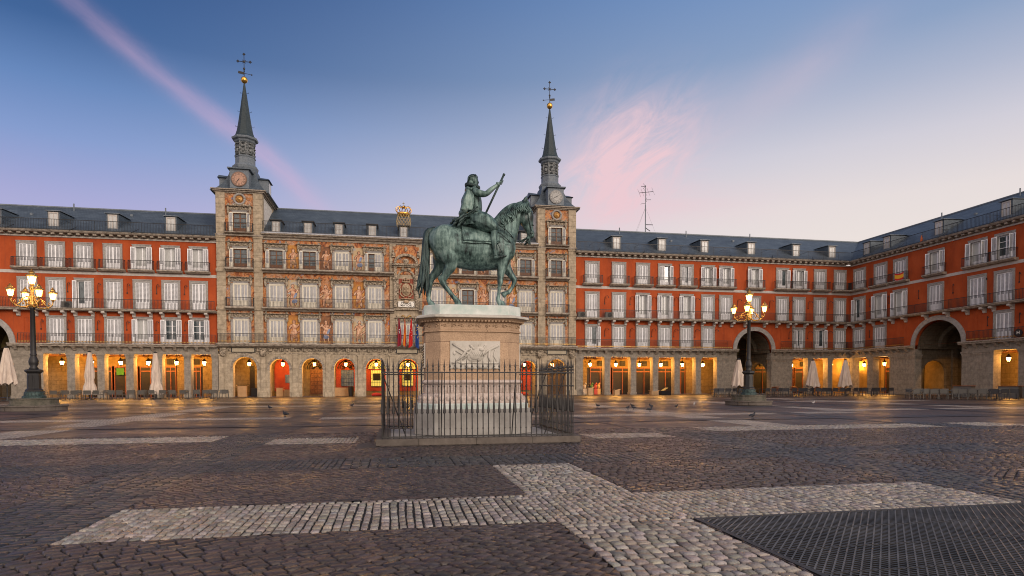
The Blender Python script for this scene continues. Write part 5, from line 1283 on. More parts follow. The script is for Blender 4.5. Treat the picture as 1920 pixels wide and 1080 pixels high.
for k, x in enumerate((-33.1,-30.4,-27.7,-25.1,-22.4,-19.7)): hang(x, 1.7, 3.42, 'lit lantern in the left arcade, %s bay counted from the lamp post side' % ordn[k])
for k, (x, r_) in enumerate(AX): hang(x, 1.9, 3.35, 'lit lantern behind the palace arches, %s arch from the left' % ordn[k], 800)
for k, x in enumerate((22.75,25.95,28.95,31.7,34.5,37.2)): hang(x, 1.7, 3.42, 'lit lantern in the right arcade, %s bay from the palace' % ordn[k])
for k, x in enumerate((49.35,52.2,55.0)): hang(x, 1.7, 3.42, 'lit lantern in the right arcade beyond the archway, %s bay from the arch' % ordn[k])
for k, y in enumerate((-.6,-3.85,-19.05,-22.3,-25.5)): hang(57.9, y, 3.42, 'lit lantern in the arcade of the side house, %s bay from the corner' % ordn[k])

# ------------------------------------------------------------------ closed parasols
def parasol(x, y, ztop, zbot, w, label, tie=.35, seed=1):
    rs = random.Random(seed); root = empty('closed_parasol', (x, y, 0)); tag(root, label, 'parasol', 'closed beige parasols on the terraces')
    m = MB(); m.tube([(0,0,0),(0,0,ztop-.03)], .045, 8); m.build('pole', IRON, root)
    m = MB(); m.lathe([(.42,0),(.42,.06),(.1,.09),(.07,.35)], 0, 0, 14); m.build('base', IRON, root)
    m = MB(); m.lathe([(.16,ztop-.08),(.17,ztop-.03),(.05,ztop+.05),(0,ztop+.07)], 0, 0, 12); m.build('finial', IRON, root)
    n = 64; R = []; ph = [rs.uniform(0, 6) for _ in range(6)]; H = ztop-zbot; K = 14
    for i in range(K+1):
        t = i/K; z = ztop-.04-H*t
        r = .13+(w-.13)*t**.85
        if tie: r *= 1-.28*math.exp(-((t-.68)/.07)**2)
        ring = []
        for j in range(n):
            a = 2*PI*j/n; f = math.cos(8*a+ph[0]+.9*t)*.5+.5
            rr = r*(1-.30*f*(.3+.7*t)) + .02*math.sin(5*a+ph[1]+4*t) + .015*math.sin(13*a+ph[2]+9*t)
            dz = (.22*H/3*abs(math.sin(4*a+ph[3]*.3))+.06*math.sin(3*a+ph[4])) * max(0, (t-.8)/.2) * (1 if not tie else .3)
            ring.append((rr*math.cos(a), rr*math.sin(a), z+dz))
        R.append(ring)
    m = MB(); m.rings(R, False); m.rings([[(p[0]*.94,p[1]*.94,p[2]) for p in q] for q in R[-3:]], False); m.rings([R[-1], [(p[0]*.94,p[1]*.94,p[2]) for p in R[-1]]], False); m.build('canopy', CANVAS, root, True)
parasol(-32.2,-9,4.55,1.35,.78,'closed beige parasol cut by the left edge beside the lamp post', 0, 1)
parasol(-27.65,-5,4.42,.4,.60,'closed beige parasol tied low, left one of two on the grey chair terrace', 1, 2)
parasol(-22.06,-5,4.38,.4,.62,'closed beige parasol tied low, nearer the painted palace', 1, 3)
parasol(32.57,-14,3.66,.95,.72,'closed beige parasol just left of the right lamp post', 0, 4)
parasol(45.1,-8,3.85,.85,.80,'closed beige parasol left one of the pair near the corner', 0, 5)
parasol(49.15,-8,3.92,.85,.80,'closed beige parasol right one of the pair near the corner', 0, 6)

# ------------------------------------------------------------------ terrace chairs and tables
def chair_mesh(mt):
    m = MB(); w, d = .27, .26
    for x, y, dx, dy in ((-w,-d,-.02,-.02),(w,-d,.02,-.02),(-w,d,-.02,.04),(w,d,.02,.04)):
        m.tube([(x+dx,y+dy,0),(x,y,.44)], .022, 5)
    m.cbox(0, 0, .45, .50, .50, .035)
    m.cbox(0, .27, .66, .50, .03, .30, 0, -.12)
    for s in (-1, 1):
        m.tube([(s*w,d,.44),(s*w,d+.05,.82)], .022, 5); m.tube([(s*w,d+.03,.68),(s*(w+.01),0,.69),(s*w,-d,.66),(s*w,-d,.44)], .02, 5)
    m.cbox(0, .30, .80, .52, .03, .07, 0, -.12)
    return m.mesh('chair', mt)
CM = {'grey': chair_mesh(CHG), 'dark': chair_mesh(CHD), 'pale': chair_mesh(CHP)}
def chair(kind, x, y, rz, label, group):
    o = link('terrace_chair', CM[kind], None, (x, y, 0), rz); tag(o, label, 'chair', group)
def table_mesh(mt):
    m = MB(); m.box(-.38,.38,-.38,.38,.72,.75); m.tube([(0,0,.04),(0,0,.72)], .035, 8); m.box(-.28,.28,-.03,.03,0,.04); m.box(-.03,.03,-.28,-.03,0,.04); m.box(-.03,.03,.03,.28,0,.04); return m.mesh('table', mt)
TM = {'grey': table_mesh(CHG), 'dark': table_mesh(CHD)}
def table(kind, x, y, label, group): tag(link('terrace_table', TM[kind], None, (x, y, 0), random.uniform(-.1,.1)), label, 'table', group)
random.seed(21)
for k in range(18):
    x = -31.0+k*.90+random.uniform(-.13,.13)
    chair('grey', x, -5.9+random.uniform(-.12,.12), PI+random.uniform(-.25,.25), 'grey plastic chair in front row of left terrace, %s from the lamp post end' % ordn[k], 'grey chairs of the left terrace')
for k in range(13):
    x = -30.4+k*1.15+random.uniform(-.15,.15)
    chair('grey', x, -4.0+random.uniform(-.15,.15), random.uniform(-.3,.3), 'grey plastic chair in rear row of left terrace, %s from the lamp post end' % ordn[k], 'grey chairs of the left terrace')
for k in range(7): table('grey', -30.3+k*2.2, -4.85, 'grey square table of left terrace, %s from the lamp post end' % ordn[k], 'grey tables of the left terrace')
for k in range(29):
    x = 30.6+k*.70+random.uniform(-.08,.08)
    if 34.0 < x < 35.6: continue
    chair('dark', x, -12.9+random.uniform(-.15,.15), PI+random.uniform(-.3,.3), 'black chair in the row before the right arcade, %s from the left end' % ordn[k], 'black chairs before the right arcade')
for k in range(12): table('dark', 31.2+k*1.65, -11.9, 'black table behind the chair row of right terrace, %s from the left end' % ordn[k], 'black tables before the right arcade')
P0, P1 = Vector((42.1,-24.6)), Vector((49.0,-28.6))
for k in range(11):
    p = P0.lerp(P1, k/12)
    chair('pale' if k < 8 else 'dark', p.x, p.y, math.atan2(P1.y-P0.y, P1.x-P0.x)+PI+random.uniform(-.4,.4), '%s chair in the terrace row at the right edge, %s from its left end' % ('pale' if k < 8 else 'black', ordn[k]), 'chairs of the side house terrace')
for k in range(11):
    p = P0.lerp(P1, (k+.4)/12)+Vector((1.1,1.9))
    chair('pale' if k%3 else 'dark', p.x, p.y, random.uniform(-.6,.2), '%s chair behind the front row at the right edge, %s from its left end' % ('pale' if k%3 else 'black', ordn[k]), 'chairs of the side house terrace')
for k in range(6):
    p = P0.lerp(P1, (k+.5)/6)+Vector((.55,.95)); table('dark', p.x, p.y, 'dark table in the right edge terrace, %s from its left end' % ordn[k], 'tables of the side house terrace')
def planter(x, y, rz, label):
    root = empty('service_counter', (x, y, 0), rz); tag(root, label, 'counter', 'service counters at the side arcade')
    m = MB(); m.box(-.8,.8,-.3,.3,0,1.0); [m.box(-.75+k*.52,-.30+k*.52,-.32,-.3,.12,.9) for k in range(3)]; m.build('cabinet', CHP, root)
    m = MB(); m.box(-.86,.86,-.36,.36,1.0,1.06); m.build('counter_top', ORWOOD, root)
for k, (x, y) in enumerate(((52.5,-19.4),(53.2,-23.2),(53.2,-25.4),(53.4,-27.9))): planter(x, y, -PI/2+.15, 'pale counter with an orange top at the side arcade, %s from the archway' % ordn[k])
for k, (x, y) in enumerate(((44.6,-2.0),(46.9,-2.3),(49.8,-2.4),(53.2,-2.6))):
    m = MB()
    for j in range(4): m.cbox(random.uniform(-.1,.1), random.uniform(-.1,.1), .45+.13*j, .8-.08*j, .6, .09, random.uniform(-.3,.3), random.uniform(-.15,.15)); m.tube([(-.3+.2*j,-.25,0),(-.3+.2*j,-.22,.5)], .02, 4); m.tube([(-.3+.2*j,.25,0),(-.3+.2*j,.22,.5)], .02, 4)
    tag(m.build('stacked_seating', ORWOOD, None, loc=(x, y, 0)), 'heap of orange folding seats under the far right arcade, %s from the archway' % ordn[k], 'seating', 'heaps of folding seats')

# ------------------------------------------------------------------ flags on the palace
def flag(x, cols, label, ztop=8.35, L_=3.2, w=.42, seed=0, stars=None, emblem=False):
    root = empty('hanging_flag', (x, -.85, 5.6)); tag(root, label, 'flag', 'flags on the palace balcony')
    m = MB(); m.tube([(0,.1,-.1),(0,-.18,ztop-5.6+.15)], .022, 6); m.ell((0,-.19,ztop-5.6+.18), (.04,.04,.05), 8, 6); m.build('pole', IRON, root)
    rs = random.Random(seed); nu, nv = 16, 22; V = []; m = MB()
    def P_(u, t):
        ww = w*(.12+.88*min(1, t*1.6)**.8); 
        return (ww*(u-.5)*1.0+.10*t*math.sin(seed+2*t), -.26+.07*math.sin(u*13+seed+t*2)*min(1,t*3), ztop-5.6-L_*t*(1-.08*(u*(1 if seed%2 else -1)+.5)))
    for j in range(nv):
        for i in range(nu):
            m.m = cols(i/nu, j/nv)
            m.quad(P_(i/nu,j/nv), P_((i+1)/nu,j/nv), P_((i+1)/nu,(j+1)/nv), P_(i/nu,(j+1)/nv))
    m.build('cloth', FLAGM, root, True)
    if stars:
        q = MB()
        for u, t in stars[1]:
            c = Vector(P_(u, t)) + Vector((0,-.05,0)); r_ = stars[0]
            pts = [(c.x+(r_ if k%2==0 else r_*.45)*math.sin(k*PI/5), c.y, c.z+(r_ if k%2==0 else r_*.45)*math.cos(k*PI/5)) for k in range(10)]
            q.add([tuple(c)]+pts, [(0,k+1,(k+1)%10+1) for k in range(10)])
        q.build('star', stars[2], root)
    if emblem:
        q = MB(); c = Vector(P_(.42,.46)); q.ell((c.x,c.y-.05,c.z), (.11,.02,.24), 12, 8); o = q.build('emblem', mat('emblem_white', (.6,.68,.72), .7), root)
        q = MB(); q.ell((c.x+.02,c.y-.075,c.z+.05), (.055,.01,.09), 10, 6); q.ell((c.x-.02,c.y-.075,c.z-.13), (.05,.01,.05), 10, 6); q.build('emblem_figure', INK, o)
FLAGM = [mat('flag_crimson', (.26,.012,.03), .8), mat('flag_red', (.55,.02,.015), .8), mat('flag_yellow', (.80,.42,.02), .8), mat('flag_blue', (.015,.06,.25), .8)]
FST = mat('flag_star_yellow', (.85,.6,.03), .6)
flag(.50, lambda u, t: 0, 'hanging dark crimson flag with pale emblem, leftmost of four', seed=1, emblem=True)
flag(1.12, lambda u, t: 2 if .25 < u+.25*(t-.5) < .62 else 1, 'hanging red and yellow striped flag on the palace', L_=2.95, w=.28, seed=2)
flag(1.80, lambda u, t: 1, 'hanging bright red flag right of the striped flag', L_=3.3, w=.40, seed=3, stars=(.035, [(.4,.35),(.6,.42),(.45,.5),(.62,.6)], mat('flag_star_white', (.8,.8,.8), .6)))
flag(2.46, lambda u, t: 3, 'hanging blue flag with a ring of yellow stars beside the pedestal', ztop=8.1, L_=2.9, w=.36, seed=4, stars=(.055, [(.55,.24),(.3,.36),(.3,.5),(.55,.62),(.75,.3),(.8,.56)], FST))
# street sign
sg = empty('street_sign', (1.29,-.20,9.98)); tag(sg, 'white enamel sign reading PLAZA MAYOR under the carved arms', 'sign')
m = MB(); m.box(-.88,.88,-.03,0,-.31,.31); m.build('plate', SIGNW, sg)
text_obj('lettering', 'PLAZA', .33, INK, sg, (0,-.034,.13), 0, True); text_obj('lettering', 'MAYOR', .33, INK, sg, (0,-.034,-.14), 0, True)
m = MB()
for a in (-.78,.78):
    for b in (-.22,.22): m.ell((a,-.03,b), (.045,.02,.045), 8, 5)
m.build('fixing_stud', INK, sg)
# round black sign with a letter on the side house
hs = empty('round_sign', (55.62,-21.85,5.85), -PI/2); tag(hs, 'round black sign with the letter H on the side house railing', 'sign')
m = MB(); m.rings([[(.36*math.cos(2*PI*j/28), y, .36*math.sin(2*PI*j/28)) for j in range(28)] for y in (.0,-.05)]); m.build('disc', INK, hs); text_obj('lettering', 'H', .42, SIGNW, hs, (0,-.056,0), 0, True)
bn = empty('banner', (55.78,-8.15,13.35), -PI/2); tag(bn, 'red and yellow striped banner tied to a top floor balcony', 'banner')
m = MB()
for k in range(12):
    a, b = -.62+k*1.24/12, -.62+(k+1)*1.24/12; f = lambda x: -.12*(1-(x/.62)**2)
    for (c, d, mi) in ((-.40,-.20,1),(-.20,.18,2),(.18,.36,1)):
        m.m = mi; m.quad((a,-.03,c+f(a)),(b,-.03,c+f(b)),(b,-.03,d+f(b)),(a,-.03,d+f(a)))
m.build('cloth', FLAGM, bn)
m = MB(); m.m = 0; m.lathe([(.17,0),(.15,.05),(.10,.5),(.04,.75),(.02,.76)], 0, 0, 12); cn = m.build('traffic_cone', mat('cone_orange', (.8,.16,.02), .5), None, loc=(55.95,-10.9,16.46)); tag(cn, 'orange traffic cone on the side house roof edge', 'cone')
gb = empty('hanging_board', (-28.75,4.2,2.72)); tag(gb, 'plain bright green board above the left shop window', 'board'); m = MB(); m.box(-.36,.36,-.03,0,-.36,.36); m.build('board', GREEN, gb)
m = MB(); m.tube([(-.25,0,.36),(-.25,0,.8)], .01, 4); m.tube([(.25,0,.36),(.25,0,.8)], .01, 4); m.build('chain', IRON, gb)
# roof antenna
an = empty('tv_antenna', (31.7,6.5,20.55)); tag(an, 'tall television aerial with crossbars on the right roof ridge', 'antenna')
m = MB(); m.tube([(0,0,0),(0,0,3.6)], .07, 6); m.tube([(0,0,3.6),(.02,0,6.1)], .045, 6); m.build('mast', LEAD, an)
m = MB()
m.tube([(-.9,-.1,5.05),(1.1,.1,5.40)], .035, 5)
for x, z in ((-.85,5.06),(-.4,5.13),(0,5.2),(.4,5.28),(1.05,5.39)): m.tube([(x-.42,-.5,z+.3),(x+.42,.5,z-.3)], .014, 4)
m.tube([(-.6,0,5.95),(.0,0,5.95)], .035, 5); m.tube([(-.3,0,6.3),(0,0,5.95),(-.35,0,5.6)], .022, 5)
m.tube([(0,0,4.25),(.75,0,4.3)], .03, 5); m.tube([(.2,0,4.55),(0,0,4.25),(.2,0,4.0)], .02, 5); m.tube([(-.65,0,3.65),(-.4,0,3.8),(0,0,3.75)], .02, 5)
m.tube([(0,0,1.1),(1.0,0,1.12)], .045, 5); m.tube([(0,0,.7),(.65,0,.3)], .05, 5); m.build('crossbar', IRON, an)
m = MB()
for a, b in ((-1.3,-.3),(1.6,.3),(-1.0,1.2)): m.tube([(0,0,3.3),(a,b,0)], .008, 4)
m.build('guy_wire', LEAD, an)
# air conditioners and a balcony chair
def ac(x, z, label):
    root = empty('air_conditioner', (x,-.35,z)); tag(root, label, 'air conditioner', 'air conditioning units on balconies')
    m = MB(); m.box(-.42,.42,-.16,.16,.04,.66); m.build('casing', CHP, root); m = MB(); m.tube([(.08+.24*math.cos(t*PI/8), -.17, .35+.24*math.sin(t*PI/8)) for t in range(17)], .015, 5); m.ell((.08,-.165,.35), (.2,.01,.2), 14, 4)
    for k in range(5): m.box(-.16,.32,-.19,-.175,.15+k*.09,.165+k*.09)
    m.build('fan_grille', IRON, root)
ac(-31.6, 8.87, 'white air conditioner on the left town house balcony'); ac(21.05, 8.87, 'white air conditioner beside the palace tower on the right house balcony'); ac(24.3, 8.87, 'white air conditioner between first two windows of right house')
# street corner things under the arcades
def carton(x, y, w, d, h_, rz, label):
    root = empty('cardboard_box', (x,y,0), rz); tag(root, label, 'box', 'cardboard boxes under the arcades'); m = MB(); m.box(-w/2,w/2,-d/2,d/2,0,h_); m.build('box_body', CARD, root)
    m = MB(); m.cbox(-w/2-.08,0,h_+.04,.22,d,.01,0,0,.5); m.cbox(w/2+.08,0,h_+.04,.22,d,.01,0,0,-.5); m.build('flap', CARD, root)
carton(-16.1,2.3,.9,.5,1.15,.1,'tall flattened cardboard box in the left tower arch'); carton(-12.3,2.4,.7,.5,.95,.2,'open cardboard box in the second palace arch, left one'); carton(-11.45,2.5,.8,.5,.75,-.1,'low cardboard box in the second palace arch, right one'); carton(-5.75,2.6,1.7,.6,.95,0,'long cardboard sheet shelter in the fourth palace arch'); carton(21.9,-.9,.6,.5,.85,.1,'brown box by the first pillar of the right house'); carton(24.7,-1.8,.6,.5,.6,.2,'small box by the second pillar of the right house'); carton(28.1,-4.5,.8,.5,.45,0,'low box beside the black crate of the right arcade')
m = MB(); m.lathe([(.26,0),(.30,.9),(.32,.92),(.32,1.0),(.1,1.06)], 0, 0, 16); tag(m.build('litter_bin', IRON, None, loc=(-4.7,1.4,0)), 'dark round litter bin inside the fourth palace arch', 'bin')
ct = empty('street_crate', (28.6,-6.2,0), .1); tag(ct, 'black crate with a yellow board lying on it before the right arcade', 'crate')
m = MB(); m.box(-.55,.55,-.3,.3,.05,.55); [m.box(-.5+k*.26,-.34+k*.26,-.33,-.3,.1,.5) for k in range(4)]; m.build('crate_body', BLACK, ct); m = MB(); m.cbox(-.1,0,.68,.8,.45,.03,.2,0,-.45); m.build('yellow_board', noisy('yellow_card', (.65,.42,.1), (.75,.5,.15), 3), ct)
m = MB(); m.loft([(-.5,0,.12,.2,.12),(-.1,0,.2,.25,.2),(.4,0,.16,.2,.15),(.8,0,.08,.08,.08)], 10, 3); tag(m.build('blanket', mat('red_blanket', (.45,.03,.02), .9), None, True, loc=(-2.0,1.6,0)), 'crumpled red blanket on the floor of fifth palace arch', 'blanket')
m = MB(); m.loft([(-.5,0,.12,.2,.12),(-.1,0,.2,.25,.2),(.4,0,.16,.2,.15),(.6,0,.06,.06,.06)], 10, 3); tag(m.build('blanket', mat('orange_blanket', (.55,.06,.02), .9), None, True, loc=(14.6,1.6,0)), 'crumpled orange blanket in the palace arch right of the pedestal', 'blanket')
m = MB(); m.box(-.3,.3,-.22,.22,0,.85); m.box(-.34,.34,-.26,.26,.85,.9); tag(m.build('loudspeaker', INK, None, loc=(-15.0,2.9,.0)), 'black box stand inside the left tower arch', 'stand')
# souvenirs in front of the first right bay
for k in range(7):
    m = MB(); m.box(-.22,.22,-.15,.15,0,.7); m.ell((0,0,.95), (.2,.15,.28), 8, 6); m.ell((.1,-.05,1.3), (.12,.1,.14), 8, 5)
    tag(m.build('souvenir_display', noisy_small[k%5], None, loc=(21.6+.45*k, 3.2-.1*(k%3), 0)), 'souvenir stand with stuffed toys in first right bay, %s from left' % ordn[k], 'display', 'souvenir stands')

# ------------------------------------------------------------------ pigeons
def pigeon_mesh(mt, fly=False):
    m = MB(); m.loft([(-.17,0,.10,.02,.008),(-.10,0,.12,.04,.025),(-.02,0,.13,.06,.055),(.06,0,.15,.055,.055),(.10,0,.19,.035,.035),(.12,0,.235,.026,.028),(.145,0,.235,.016,.014),(.17,0,.228,.004,.004)], 10, 3)
    for s in (-1, 1): m.tube([(.01,s*.025,.1),(.015,s*.028,.0)], .006, 4); m.tube([(-.01,s*.028,.004),(.05,s*.03,.004)], .005, 4)
    m.loft([(-.15,.04,.12,.008,.012),(-.05,.055,.14,.015,.035),(.05,.045,.155,.012,.03)], 8, 3); m.loft([(-.15,-.04,.12,.008,.012),(-.05,-.055,.14,.015,.035),(.05,-.045,.155,.012,.03)], 8, 3)
    return m.mesh('pigeon', mt, True)
PGM = [pigeon_mesh(mat('dark_pigeon', (.02,.022,.028), .6)), pigeon_mesh(mat('pale_pigeon', (.4,.38,.36), .6))]
for (x, y, rz, k, s, lb) in ((11.3,-34.8,2.8,0,1.4,'dark pigeon nearest the fence, behind it to the right'),(11.75,-38.2,.6,0,1.5,'dark pigeon of the close pair right of the fence, left bird'),(12.15,-38.0,3.0,0,1.4,'dark pigeon of the close pair right of the fence, right bird'),(13.4,-34.7,2.9,0,1.3,'small dark pigeon above the close pair'),(11.9,-40.6,.1,0,1.7,'dark pigeon lowest of the group right of the fence'),(13.9,-36.2,3.3,0,1.5,'dark pigeon at the right end of the group by the fence'),(15.2,-36.6,.4,0,1.3,'single dark pigeon midway from fence to right lamp'),(17.6,-34.0,1.,1,1.4,'pale pigeon a little left of the right lamp post'),(13.5,-46.6,.3,0,1.6,'dark round pigeon alone on the open paving at right'),(26.0,-33.5,.5,1,1.4,'pale pigeon just right of the right lamp bench'),(-4.5,-41.0,2.6,0,1.6,'dark pigeon on the dark paving strip at left'),(-6.6,-33.2,2.4,0,1.5,'dark pigeon left of the dark paving strip'),(-2.5,-30.5,.6,0,1.4,'dark pigeon by the fence on its left side')):
    po = link('pigeon', PGM[k], None, (x, y, 0), rz); tag(po, lb, 'pigeon', 'pigeons on the square'); po.scale = (s*.62,)*3

# ------------------------------------------------------------------ the paving
# (x0, x1, y0, y1) ; later entries win
WHITE_R = [(-2.95,1.6,-62.1,-60.6),(1.6,2.95,-69,-57.8),(2.95,7.1,-62.2,-60.7),(-9.6,-4.3,-52.3,-50.7),(-2.95,-.9,-53.3,-51.8),(4.9,7.1,-53.4,-52.0),
    (9.0,22,-51.9,-50.3),(11.4,12.9,-50.3,-30),(-11.2,-9.7,-51,-28),(-30,-3.3,-42.5,-41.0),(-3.3,1,-43,-41.5),(4,21,-43.5,-42.0),(21,40,-41.2,-39.8),(-30,40,-28.6,-27.1),(-30,-4.3,-20,-18.7),(-2.9,40,-20,-18.7),(21.5,23,-42,-18),(31.5,33,-42,-18),(-21,-19.6,-60,-45),(-30,-9.6,-61.5,-60),(9.6,18,-61.5,-60),(2.3,3.7,-40,-12),(-30,40,-11.4,-10.2)]
DARK_R = [(-4.25,-2.95,-69,0),(-14,45,-57.75,-56.35),(7.15,8.55,-69,-43.6),(-30,40,-47,-45.8),(16.9,18.2,-57,-10),(27,28.2,-57,-10),(-16.2,-15,-57,-10),(-30,45,-36,-34.8),(-30,45,-24,-22.9)]
EXC = [(FX0-.16,FX1+.16,FY0-.16,FY1+.16),(2.97,9.5,-68,-62.22)]
def region(x, y):
    for a, b, c, d in EXC:
        if a < x < b and c < y < d: return -1
    for a, b, c, d in DARK_R:
        if a < x < b and c < y < d and not (a > 5 and y > -58 and False): return 2
    for a, b, c, d in WHITE_R:
        if a < x < b and c < y < d: return 1
    return 0
m = MB(); m.quad((-200,-120,-.022),(200,-120,-.022),(200,150,-.022),(-200,150,-.022)); gnd = m.build('ground', PAVE); gnd['kind'] = 'structure'
NEAR = -50.2
def strips(rects, z, mt, name):
    m = MB()
    for i_, (a, b, c, d) in enumerate(rects):
        c2 = max(c, NEAR); z += .0003
        if d > c2+.05: m.quad((a,c2,z),(b,c2,z),(b,d,z),(a,d,z))
    o = m.build(name, mt); o['kind'] = 'structure'
strips([r for r in WHITE_R], -.0195, PAVEW, 'pavement_white_band')
cut = []
strips(DARK_R[:1]+DARK_R[2:3]+DARK_R[4:7], -.012, PAVED, 'pavement_dark_band'); strips([DARK_R[3]]+DARK_R[7:], -.007, PAVED, 'pavement_dark_cross_band')
m = MB(); m.quad((-13,-68.6,-.017),(20,-68.6,-.017),(20,NEAR,-.017),(-13,NEAR,-.017)); o = m.build('pavement_joints', noisy('joint_sand', (.018,.016,.014), (.04,.035,.031), 6, .8, .4)); o['kind'] = 'structure'
# individual stones of the near paving
def cobbles():
    T_ = np.array([-1,-.88,.88,1.0])
    XL, XH, YL, YH = -13.0, 20.0, -68.6, NEAR
    rects = DARK_R+WHITE_R+EXC
    xs = sorted({XL, XH, *[v for r in rects for v in r[:2] if XL < v < XH]}); ys = sorted({YL, YH, *[v for r in rects for v in r[2:] if YL < v < YH]})
    cells = []
    for y0, y1 in zip(ys[:-1], ys[1:]):
        cur = None
        for x0, x1 in zip(xs[:-1], xs[1:]):
            if x1-x0 < .02 or y1-y0 < .02: continue
            r = region((x0+x1)/2, (y0+y1)/2)
            if cur and cur[4] == r and r != 2: cur[1] = x1
            else:
                cur = [x0, x1, y0, y1, r]; cells.append(cur)
    cells.sort(key=lambda c: (c[0], c[1], c[2])); mer = []
    for c in cells:
        if mer and mer[-1][0] == c[0] and mer[-1][1] == c[1] and abs(mer[-1][3]-c[2]) < .03 and mer[-1][4] == c[4]: mer[-1][3] = c[3]
        else: mer.append(list(c))
    VV = []; RG = []
    gx, gy = np.meshgrid(T_, T_); gx = gx.ravel(); gy = gy.ravel()
    corner = (np.abs(gx) > .9) & (np.abs(gy) > .9); edge = ((np.abs(gx) > .9) | (np.abs(gy) > .9)); fx = np.where(corner, .90, 1.0)
    def fill(w, h, rw, lo, hi):
        """rows along the first axis; exact fit of a w x h field"""
        nr = max(1, int(round(h/rw))); hs = rng.uniform(.88, 1.12, nr); hs = hs/hs.sum()*h; out = []; yy = 0
        for k in range(nr):
            n = max(1, int(round(w/((lo+hi)/2)))); L_ = rng.uniform(lo, hi, n); L_ = L_/L_.sum()*w; s = np.cumsum(L_)-L_/2
            out.append(np.stack([s, np.full(n, yy+hs[k]/2)+.006*np.sin(s*3+k), L_/2, np.full(n, hs[k]/2)], 1)); yy += hs[k]
        return np.concatenate(out)
    for x0, x1, y0, y1, r in mer:
        if r < 0: continue
        w, h = x1-x0, y1-y0; ang = 0
        if r == 1 and w > h*1.2: P = fill(h, w, .088, .13, .18); P = P[:, [1,0,3,2]]        # broad white bands: courses across
        elif r == 1: P = fill(w, h, .135, .09, .13)
        elif r == 2 and w > h*1.2: P = fill(h, w, .10, .12, .17); P = P[:, [1,0,3,2]]
        elif r == 2: P = fill(w, h, .12, .12, .19)
        else:
            D_ = math.hypot(w, h); P = fill(D_, D_, .118, .11, .17); ang = PI/4 if (int(x0*3+y0*5) % 2) else -PI/4; ang *= .82
            P[:,:2] -= D_/2
        cx, cy = (x0, y0) if not ang else ((x0+x1)/2, (y0+y1)/2)
        n = len(P); g_ = .0095 if r == 1 else .0075
        LX = P[:,0:1]+(P[:,2:3]-g_)*gx*fx+rng.uniform(-.006,.006,(n,16)); LY = P[:,1:2]+(P[:,3:4]-g_)*gy*fx+rng.uniform(-.006,.006,(n,16))
        ca, sa = math.cos(ang), math.sin(ang); X = cx+LX*ca-LY*sa; Y = cy+LX*sa+LY*ca
        cxm, cym = X.mean(1), Y.mean(1); d = cym+68
        k = (cxm > x0-.08) & (cxm < x1+.08) & (cym > y0-.08) & (cym < y1+.08)
        X = np.clip(X[k], x0+.003, x1-.003); Y = np.clip(Y[k], y0+.003, y1-.003)
        VV.append(np.stack([X, Y], 2)); RG.append(np.full(len(X), r))
    XY = np.concatenate(VV); reg = np.concatenate(RG); n = len(XY); VX = XY[:,:,0]; VY = XY[:,:,1]
    hgt = rng.uniform(-.004, .004, (n, 1)); tilt = rng.uniform(-.0035, .0035, (n, 2))
    VZ = np.where(edge, -.015, .004 + hgt + tilt[:,:1]*gx + tilt[:,1:]*gy + rng.uniform(-.0016, .0016, (n, 16)))
    V = np.stack([VX, VY, VZ], 2).reshape(-1, 3).astype(np.float32)
    q = []
    for j in range(3):
        for i in range(3): q.append([j*4+i, j*4+i+1, (j+1)*4+i+1, (j+1)*4+i])
    F = (np.array(q)[None] + (np.arange(n)*16)[:,None,None]).reshape(-1, 4).astype(np.int32)
    me = bpy.data.meshes.new('cobblestones'); me.vertices.add(len(V)); me.vertices.foreach_set('co', V.ravel())
    me.loops.add(F.size); me.loops.foreach_set('vertex_index', F.ravel()); me.polygons.add(len(F))
    me.polygons.foreach_set('loop_start', np.arange(0, F.size, 4, dtype=np.int32)); me.polygons.foreach_set('use_smooth', np.ones(len(F), bool))
    me.update(calc_edges=True)
    C0 = np.array([COL_BASE[0], COL_WH[0], COL_DK[0]]); C1 = np.array([COL_BASE[1], COL_WH[1], COL_DK[1]])
    t = rng.random((n,1)); c = C0[reg]*(1-t)+C1[reg]*t; c = c*rng.uniform(.78, 1.22, (n,1)); c[:,0] *= rng.uniform(.93,1.1,n); c[:,2] *= rng.uniform(.9,1.08,n)
    odd = rng.random(n) < .06; c[odd] = c[odd]*.6
    c4 = np.concatenate([c, np.ones((n,1))], 1).repeat(16, 0).astype(np.float32)
    a = me.color_attributes.new('stone', 'FLOAT_COLOR', 'POINT'); a.data.foreach_set('color', c4.ravel())
    me.materials.append(COB); o = bpy.data.objects.new('cobblestones', me); COL.objects.link(o); o['kind'] = 'structure'
    print('cobbles', n)
cobbles()
# floor grate at the lower right
gr = empty('floor_grate', (6.2,-64.6,0)); tag(gr, 'large dark metal mesh grate set in the cobbles at the lower right', 'grate')
m = MB(); x0, x1, y0, y1 = 2.98, 9.45, -67, -62.24
m.box(x0-6.2, x1-6.2, y1-.05+64.6, y1+64.6, -.02, .006); m.box(x0-6.2, x0+.05-6.2, y0+64.6, y1-.05+64.6, -.02, .006)
for k in range(1, 5): m.box(x0+.05-6.2, x1-6.2, y1-k*.62+64.6-.008, y1-k*.62+64.6+.008, -.02, .005)
m.build('frame', IRON2, gr)
m = MB(); px, py, wv = .080, .044, .0085
ny = int((y1-.05-(-67))/py); nx = int((x1-x0-.05)/px)
for j in range(ny):
    y = y1-.05-(j+.5)*py+64.6
    d_ = y1-(j+.5)*py+68
    xs0 = x0+.05-6.2; R0 = []; R1 = []; R2 = []
    for i in range(2*nx+1):
        x = xs0+i*px/2; 
        yy = y + (py*.5-.001)*(1 if (i+j)%2 else -1)
        R0.append((x, yy-wv, .0015)); R1.append((x, yy+wv, .003)); R2.append((x, yy-wv, -.012))
    if len(R0) > 1: m.rings([R2, R0, R1], False, False)
